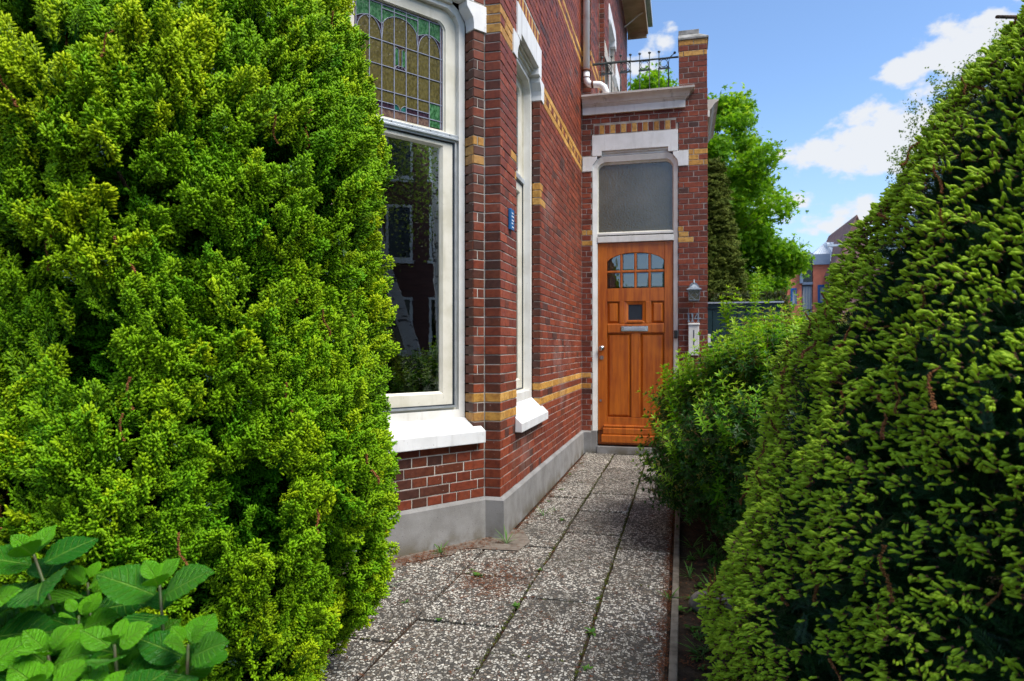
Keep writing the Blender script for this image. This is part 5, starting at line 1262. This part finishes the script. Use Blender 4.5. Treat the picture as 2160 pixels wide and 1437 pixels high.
# dark conifer
def conifer(base, h, r, label, n):
    t = empty('dark_conifer', base, label, 'conifer'); mb = MB(); mb.tube([base, (base[0], base[1], h)], [.09, .01], 8); mb.build('trunk', 'bark', t)
    z = rng.uniform(.1, h, n); a = rng.uniform(0, 2*math.pi, n); R_ = r*np.clip(np.interp(z/h, [0, .3, .7, 1], [1, .95, .6, .05]), 0, 1)*(1+.16*np.sin(a*5+z*4)+.12*np.sin(z*9+a*3))*rng.uniform(.7, 1, n)
    P = np.stack([base[0]+R_*np.cos(a), base[1]+R_*np.sin(a), z], 1); N = np.stack([np.cos(a), np.sin(a), 0*a-.15], 1)
    scatter('crown', t, DC, P, norm(N+rng.normal(size=N.shape)*.3), norm(np.array((0, 0, 1.))+rvec(n)*.5), rng.uniform(1.6, 2.6, n), rng.random(n))
DC = [cypress_spray(70+k, 'dark_conifer', .10, .8) for k in range(2)]
conifer((.35, 11.1, 0), 4.05, .50, 'dark olive conifer between the porch pier and the maple', 4200)
def hedge(x0, x1, y0, y1, z1, label, n):
    t = empty('clipped_hedge', ((x0+x1)/2, (y0+y1)/2, 0), label, 'hedge'); mb = MB(); mb.box((x0+.06, y0+.06, 0), (x1-.06, y1-.06, z1-.08)); mb.build('stems', 'bark', t)
    P = np.stack([rng.uniform(x0, x1, n), rng.uniform(y0, y1, n), rng.uniform(.1, z1, n)], 1); f = rng.integers(0, 3, n); P[f == 0, 2] = z1; P[f == 1, 1] = y0; P[f == 2, 0] = x1; P += rng.normal(size=P.shape)*.018
    N = np.zeros((n, 3)); N[f == 0, 2] = 1; N[f == 1, 1] = -1; N[f == 2, 0] = 1
    scatter('foliage', t, HG, P, norm(N+rvec(n)*.7), rvec(n), rng.uniform(.5, .9, n), rng.random(n))
HG = [whorl_shoot(90+k, 'hedge_leaf', .08, (.026, .010), 4, .5) for k in range(2)]
hedge(.2, 1.42, 10.3, 10.95, 1.93, 'low clipped dark hedge behind the garden shed', 3600)
sh = empty('garden_shed', (.7, 9.8, 0), 'dark blue green shed with a pale roof edge behind the porch', 'shed')
for i in range(9):
    mb = MB(); x = .28+i*.105; mb.box((x, 9.42, 0), (x+.100, 9.445, 1.70)); mb.build('board', 'dark_boards', sh, bevel=.003)
mb = MB(); mb.box((.28, 9.45, 0), (1.225, 10.2, 1.69)); mb.build('shed_body', 'dark_boards', sh)
mb = MB(); mb.box((.26, 9.405, 1.701), (1.25, 9.46, 1.765)); mb.build('fascia', 'dark_boards', sh)
mb = MB(); mb.box((.24, 9.38, 1.766), (1.27, 10.25, 1.785)); mb.build('roof_edge', 'zinc', sh)
# weeping birches beyond the yew
WIL = [maple_leaf_cluster(30+k, 14, 'willow_leaf', .62, .20) for k in range(2)]
def weep(base, clx, label, n):
    t = empty('birch_tree', base, label, 'tree'); mb = MB(); tp = clx[0]
    mb.tube([base, (base[0]+.1, base[1], tp[2]*.55), (tp[0], tp[1], tp[2]*1.02)], [.16, .11, .02], 8); mb.build('trunk', 'birch_bark', t, smooth=True)
    P = []; lb = MB()
    for (x, y, z, ln) in clx:
        lb.tube([(base[0]+.06, base[1], z*.75), (x*.6+base[0]*.4, y, z+.15), (x, y, z)], [.03, .015, .006], 5)
        for q in range(7):
            ox, oy = random.gauss(0, .22), random.gauss(0, .22)
            for i in range(n): f = i/n; P.append((x+ox+.06*math.sin(f*4), y+oy, z-ln*f*random.uniform(.9, 1.05)))
    tag(lb.build('limbs', 'bark', t, smooth=True), kind='stuff'); P = np.array(P)
    scatter('crown', t, WIL, P, norm(rng.normal(size=P.shape)), rvec(len(P)), rng.uniform(.6, 1.2, len(P)), rng.random(len(P)))
weep((6.9, 15.6, 0), [(5.5, 15.5, 6.75, 1.7), (5.9, 15.8, 7.1, 1.8), (6.3, 15.2, 7.4, 2.2), (5.15, 15.8, 6.2, 1.0), (5.3, 15.5, 6.5, 1.2), (7.4, 15.8, 7.6, 2.4), (7.0, 16.2, 6.8, 2.0), (5.3, 15.7, 5.6, .6)], 'pale green weeping birch above the top edge of the yew', 22)
weep((5.9, 17.8, 0), [(5.0, 17.6, 5.75, 1.0), (5.35, 17.9, 5.7, 1.2), (5.8, 17.5, 5.8, 1.4)], 'farther weeping birch showing beside the white cloud', 16)
br = MB(); br.tube([(2.22, 5.68, 3.60), (2.36, 5.74, 3.61), (2.55, 5.82, 3.62), (2.9, 5.9, 3.70)], [.012, .013, .014, .02], 6); br.tube([(2.36, 5.74, 3.61), (2.48, 5.79, 3.665), (2.62, 5.85, 3.65), (2.9, 5.9, 3.70)], [.008, .009, .009, .014], 6)
br.tube([(2.9, 5.9, 3.70), (3.6, 6.2, 3.3), (4.2, 6.5, 2.2), (4.3, 6.6, 0)], [.03, .05, .08, .11], 8)
tag(br.build('bare_tree', 'bark', None, smooth=True), 'bare dark tree branch reaching in at the top right corner', 'tree')

# ------------------------------------------------------------------ distant houses
Y = 46.0
b = empty('modern_house', (8.0, Y, 0), 'modern orange rendered house with blue windows and zinc roof in the distance', 'house')
def bx(name, a, c, m, lab=None):
    mb = MB(); mb.box(a, c); o = mb.build(name, m, b, bevel=0)
    if lab: o['label'] = lab
    return o
wl = MB()
for (x0, x1, z0, z1) in ((7.93, 9.0, 5.08, 6.34), (7.93, 8.20, 3.9, 5.08), (8.60, 9.0, 3.9, 5.08), (7.93, 9.0, 0, 3.9)): wl.box((x0, Y, z0), (x1, Y+.3, z1))
wl.build('wall', 'wall_orange', b)
wl = MB()
for (x0, x1, z0, z1) in ((6.17, 7.28, 4.92, 5.9), (6.17, 6.62, 3.85, 4.92), (6.98, 7.28, 3.85, 4.92), (6.17, 7.28, 0, 3.85)): wl.box((x0, Y+.1, z0), (x1, Y+.4, z1))
wl.build('wall', 'wall_orange', b)
bx('bay', (7.28, Y+.35, 0), (7.93, Y+3, 7.0), 'cladding'); bx('wall', (5.3, Y+.5, 0), (9.0, Y+8, 6.3), 'gable_brick')
wl = MB()
for (x0, x1, z0, z1) in ((7.15, 7.32, 5.2, 7.08), (7.32, 7.90, 6.80, 7.08), (7.90, 8.886, 6.345, 7.0)): wl.box((x0, Y-.15, z0), (x1, Y+.34, z1))
wl.build('dormer', 'cladding', b)
bx('tall_window', (7.32, Y+.1, 5.30), (7.90, Y+.2, 6.80), 'far_glass', 'tall dark window between the orange walls')
bx('window_band', (7.30, Y+.02, 5.12), (7.92, Y+.3, 5.28), 'cladding'); bx('curtained_window', (7.36, Y+.2, 3.6), (7.90, Y+.3, 4.99), 'curtain')
mb = MB()
for x in (7.50, 7.66, 7.80): mb.box((x, Y+.15, 3.6), (x+.03, Y+.19, 5.0))
mb.build('mullion', 'cladding', b)
for (x0, x1, z0, z1, y) in ((8.20, 8.60, 3.97, 5.08, Y), (6.62, 6.98, 3.85, 4.92, Y+.1)):
    mb = MB(); mb.ring(Wall(0, y, 1, 0, 0, -1), [(x0, z0), (x1, z0), (x1, z1), (x0, z1)], [(x0+.12, z0+.06), (x1-.03, z0+.06), (x1-.03, z1-.12), (x0+.12, z1-.12)], -.15, .03)
    f = mb.build('window', 'window_blue', b); mb = MB(); mb.box((x0+.1, y+.05, z0+.04), (x1-.02, y+.08, z1-.1)); mb.build('pane', 'curtain', f)
bx('parapet', (6.2, Y+1.2, 5.9), (8.0, Y+6, 7.32), 'gable_brick')
rf = MB(); A_, B_, Cc, Dd = (8.02, Y+.4, 7.05), (9.30, Y+.0, 6.30), (9.03, Y+2.2, 8.05), (11.2, Y+2.4, 8.0)
rf.add([(7.9, Y-.1, 7.0), (9.25, Y-.1, 6.36), Cc, (7.9, Y+5, 7.0), (11.2, Y-.1, 6.36), Dd, (11.2, Y+5, 6.36)], [(0, 1, 2), (0, 2, 3), (1, 4, 5, 2), (2, 5, 6, 3)])
rf.build('zinc_roof', 'zinc_roof', b)
rb = MB()
for i in range(9):
    f = (i+.5)/9; p0 = Vector((7.9, Y-.1, 7.0)).lerp(Vector((9.25, Y-.1, 6.36)), f); p1 = p0.lerp(Vector(Cc), .97); rb.tube([p0-Vector((0, .02, 0)), p1-Vector((0, .02, 0))], .018, 4)
for i in range(8):
    p0 = Vector((9.30+i*.22, Y-.12, 6.38)); p1 = Vector((9.08+i*.25, Y+2.2, 8.06)); rb.tube([p0, p1], .018, 4)
rb.build('roof_rib', 'cladding', b)
gh = empty('gabled_house', (12.5, 43, 0), 'brown brick house with steep gable beyond the yew', 'house'); mb = MB(); yy = 44.0
mb.add([(8.95, yy, 0), (11.4, yy, 0), (11.4, yy, 5.7), (9.98, yy, 8.95), (8.62, yy, 5.7), (8.95, yy+8, 0), (11.4, yy+8, 0), (11.4, yy+8, 5.7), (9.98, yy+8, 8.95), (8.62, yy+8, 5.7)], [(0, 1, 2, 3, 4), (5, 9, 8, 7, 6), (0, 4, 9, 5), (1, 6, 7, 2)]); mb.build('wall', 'gable_brick', gh)
mb = MB()
for s_ in (-1, 1): mb.add([(9.98, yy-.06, 9.02), (9.98+s_*1.42, yy-.06, 5.6), (9.98+s_*1.42, yy+8, 5.6), (9.98, yy+8, 9.02), (9.98, yy-.06, 8.9), (9.98+s_*1.42, yy-.06, 5.48), (9.98+s_*1.42, yy+8, 5.48), (9.98, yy+8, 8.9)], [(0, 1, 2, 3), (4, 7, 6, 5), (0, 4, 5, 1), (1, 5, 6, 2)])
mb.build('roof', 'gable_brick', gh)
mb = MB(); mb.box((8.3, yy-.3, 7.15), (9.35, yy-.05, 7.28)); mb.build('canopy', 'zinc_roof', gh)

# the street behind the camera's right shoulder (seen mirrored in the bay window)
opp = empty('terrace_house', (19, 1.5, 0), 'brown brick terrace across the street, mirrored in the bay window', 'house')
mb = MB(); mb.box((19.2, -9, 0), (26, 13, 10)); mb.build('wall', 'house_far', opp)
mb = MB(); mb.add([(19, -9.2, 10), (19, 13.2, 10), (22.6, 13.2, 13), (22.6, -9.2, 13), (26.2, 13.2, 10), (26.2, -9.2, 10)], [(0, 1, 2, 3), (3, 2, 4, 5)]); mb.build('roof', 'gable_brick', opp)
for j, z in enumerate((1.0, 4.35, 7.3)):
    for y in np.arange(-8, 12.5, 1.55):
        Wo = Wall(19.2, y, 0, 1, -1, 0); mb = MB(); q = [(0, z), (.95, z), (.95, z+2.0), (0, z+2.0)]; mb.ring(Wo, q, [(.09, z+.09), (.86, z+.09), (.86, z+1.91), (.09, z+1.91)], -.02, .06)
        mb.rect(Wo, -.06, 1.01, z-.12, z-.01, 0, .1); f = mb.build('window', 'white_paint', opp); mb = MB(); mb.rect(Wo, .09, .86, z+.09, z+1.91, 0, .02); mb.build('pane', 'far_glass', f)
BCL = [maple_leaf_cluster(60+k, 12, 'willow_leaf', .5, .3) for k in range(2)]
def street_birch(x, y, lean, label):
    t = empty('street_birch', (x, y, 0), label, 'tree'); mb = MB(); mb.tube([(x, y, 0), (x, y+lean*.3, 1.2), (x, y+lean, 3), (x, y+lean*1.5, 5.5), (x, y+lean*1.7, 9)], [.17, .15, .12, .08, .02], 10); mb.build('trunk', 'birch_bark', t, smooth=True)
    n = 1100; d = rvec(n)*rng.uniform(.2, 1, (n, 1)); P = np.array((x, y+lean*1.2, 6.9))+d*(2.2, 2.2, 3.2); P[:, 2] -= rng.random(n)**2*1.5
    scatter('crown', t, BCL, P, rvec(n), rvec(n), rng.uniform(.8, 1.5, n), rng.random(n))
street_birch(8.0, 3.35, -.85, 'leaning white birch trunk by the street, mirrored in the bay window')
street_birch(8.6, 3.75, -.15, 'upright birch by the street beside the leaning one')
shrub((5.2, 3.2), .0, .95, 1.2, 1.4, 'rounded garden shrub near the street, mirrored in the window', 1500, 500, 0, name='garden_shrub', protos=(BD, BY), seed=4, singles=0)

# ------------------------------------------------------------------ ground detail
def rock():
    mb = MB(); mb.ball((0.16, 3.22, .03), .105, 20, (1.15, .8, .66)); o = mb.build('rock', 'rock', None, smooth=True)
    for v in o.data.vertices:
        p = Vector(v.co); n = math.sin(p.x*37)*.008+math.sin(p.y*53+p.z*31)*.007+math.sin(p.z*71+p.x*23)*.004; v.co += (p-Vector((.16, 3.22, .03))).normalized()*n
    tag(o, 'rounded grey brown stone lying in the bed right of the path', 'stone')
rock()
def clump_proto(k, mat, n, l, w, flat=.5):  # blades radiate from the root; local Z is up
    r = random.Random(k); p = PB()
    for i in range(n):
        a = r.uniform(0, 6.28); e = r.uniform(.2, 1.4)*flat*2; p.blade((0, 0, 0), (math.cos(a), math.sin(a), e), (0, 0, 1), l*r.uniform(.5, 1.1), w, 0, 1, fold=.25, droop=.3, n=4)
    return p.obj('blades', mat)
MOS = [clump_proto(k, 'moss', 10, .010, .005, .5) for k in range(3)]
def joints():
    P = []
    for x in (-.735, -.375):
        for y in np.arange(2.2, 7.5, .006):
            dens = .5+.5*math.sin(y*3.1+x*9)*math.sin(y*7.7); 
            if random.random() < .35+.5*max(0, dens): P.append((x+random.gauss(0, .005), y, .002))
    for (x0, x1, y0, y1) in slab_rects:
        if y0 > 2:
            for x in np.arange(x0, x1, .012):
                if random.random() < .3: P.append((x, y0-.003+random.gauss(0, .003), -.001))
    P = np.array(P); n = len(P); scatter('moss', None, MOS, P, rng.normal(size=(n, 3))*(1, 1, .05), np.tile((0, 0, 1.), (n, 1)), rng.uniform(.3, 1.1, n), rng.random(n))
DEB = []
for k in range(3):
    r = random.Random(k); p = PB()
    for i in range(7): c = rng.normal(size=3)*(.012, .012, .001)+(0, 0, .002); a = r.uniform(0, 6.28); p.blade(c, (math.cos(a), math.sin(a), .1), (0, 0, 1), r.uniform(.006, .018), r.uniform(.002, .005), 0, 1, n=2)
    DEB.append(p.obj('debris_bit', 'debris'))
def litter():
    P = []
    for i in range(900): P.append((-.075+random.gauss(0, .012)-.0*i, random.uniform(2.2, 6.5), .004))           # along the kerb
    for i in range(420):
        f = random.random()**1.3; t = random.random(); x = P1[0]-cd[0]*t*.9+.045+f*.10; y = P1[1]-cd[1]*t*.9-.035-f*.08; P.append((x, y, .004))
    for i in range(500): P.append((-1.06+abs(random.gauss(0, .035)), random.uniform(4.2, 7.4), .004))
    for i in range(1500): P.append((random.uniform(-2.0, -.1), random.uniform(1.8, 7), .006))
    for i in range(2600): P.append((random.uniform(0, 1.2), random.uniform(2.2, 6), -.006))
    for i in range(500): P.append((-.95+random.gauss(0, .12), 3.35+random.gauss(0, .18), .006))
    P = np.array(P); n = len(P); up = np.tile((0, 0, 1.), (n, 1)); D = rng.normal(size=(n, 3)); D[:, 2] *= .05
    scatter('fallen_debris', None, DEB, P, norm(D), up, rng.uniform(.4, 1.2, n), rng.random(n))
joints(); litter()
sand = MB(); pts = []; T_ = np.linspace(-.02, 1.0, 22)
vs = []; 
for t in T_: vs += [(P1[0]-cd[0]*t+.02, P1[1]-cd[1]*t-.02, .003), (P1[0]-cd[0]*t+.125+.03*math.sin(t*19), P1[1]-cd[1]*t-.11+.02*math.sin(t*31), .0045)]
sand.add(vs, [(2*i, 2*i+1, 2*i+3, 2*i+2) for i in range(len(T_)-1)]); simple('sand', (.20, .17, .14), (.13, .105, .085), 20, .95, .1, .6, .003, 90); 
sand.add([(-1.16, 3.84, .0035), (-.93, 3.86, .005), (-.90, 4.05, .005), (-1.0, 4.30, .0045), (-1.08, 4.30, .004), (-1.08, 4.09, .0035), (-1.22, 4.09, .0035)], [(0, 1, 2, 3, 4, 5, 6)])
tag(sand.build('sand_strip', 'sand'), kind='structure')
# weeds, each a plant
GR = [clump_proto(k, 'weed_leaf', 11, .13, .007, .6) for k in range(3)]; BRD = [clump_proto(k+7, 'weed_leaf', 8, .055, .020, .3) for k in range(3)]; TIN = [clump_proto(k+17, 'weed_leaf', 12, .03, .012, .35) for k in range(2)]
def weed(x, y, src, sc, label, cat='weed', group='weeds in the path joints', tint=.7):
    o = bpy.data.objects.new('weed', src.data); COL.objects.link(o); o.location = (x, y, .002); o.rotation_euler = (0, 0, random.uniform(0, 6)); o.scale = (sc,)*3; o['tint'] = tint
    tag(o, label, cat, group)
weed(-1.03, 3.98, GR[0], 1.0, 'grass tuft at the outer corner of the grey plinth'); weed(-1.35, 3.70, GR[1], 1.0, 'grass tuft against the bay plinth, left of the corner')
weed(-1.42, 3.12, GR[2], 1.05, 'grassy weed at the foot of the cypress, on the paving'); weed(-1.03, 3.39, TIN[0], 1.3, 'bright leafy weed in the middle of the left slabs')
weed(-1.09, 3.47, TIN[1], .7, 'small weed just behind the bright leafy one'); weed(-1.03, 2.80, TIN[1], .8, 'tiny green weed near the left slab joint, close to camera')
weed(-.36, 2.83, BRD[0], .8, 'leafy weed in the right joint, nearest the camera'); weed(-.40, 3.2, BRD[1], .8, 'small leafy weed in the right joint with a pinkish leaf')
weed(-.735, 3.03, TIN[0], 1.1, 'weed in the left mossy joint'); weed(-.80, 4.62, TIN[1], 1.0, 'little weed in the left joint beyond the corner', tint=.4); weed(-.90, 4.86, GR[1], .5, 'yellowish weed at the foot of the side wall')
weed(-.95, 4.7, GR[0], .7, 'thin stalked grass leaning on the side plinth'); weed(-.98, 5.6, TIN[0], .9, 'far weed below the side wall'); weed(-.06, 3.28, GR[2], .8, 'grassy tuft on the kerb right of the path'); weed(-.02, 3.16, BRD[2], 1.0, 'leafy weed beside the kerb near the stone')
weed(-.735, 3.55, TIN[1], 1.1, 'moss like weed midway along the left joint', tint=.2); weed(-1.25, 2.95, TIN[0], .8, 'small weed left, by the foot of the cypress'); weed(-.34, 2.50, TIN[0], .9, 'yellow green weed at the near end of the right joint', tint=1.)
for i_, (x, y, sc, wh) in enumerate(((-1.0, 5.15, .6, 'second from the bay corner'), (-1.02, 6.3, .8, 'half way to the door'), (-1.0, 6.9, .6, 'nearest the door'))):
    weed(x, y, TIN[i_ % 2], sc, 'low weed growing along the foot of the side plinth, '+wh, tint=.5)
def bed_plants():
    t = empty('ground_cover', (.3, 2.9, 0), 'low straggly green plants in the bed between path and yew', 'plants')
    n = 170; P = np.stack([rng.uniform(.02, .55, n), rng.uniform(2.2, 4.2, n), np.full(n, -.005)], 1)
    scatter('foliage', t, BRD+GR, P, rng.normal(size=(n, 3))*(1, 1, .08), np.tile((0, 0, 1.), (n, 1)), rng.uniform(.4, 1.0, n), rng.random(n)*.6)
bed_plants()
bpy.context.view_layer.update()
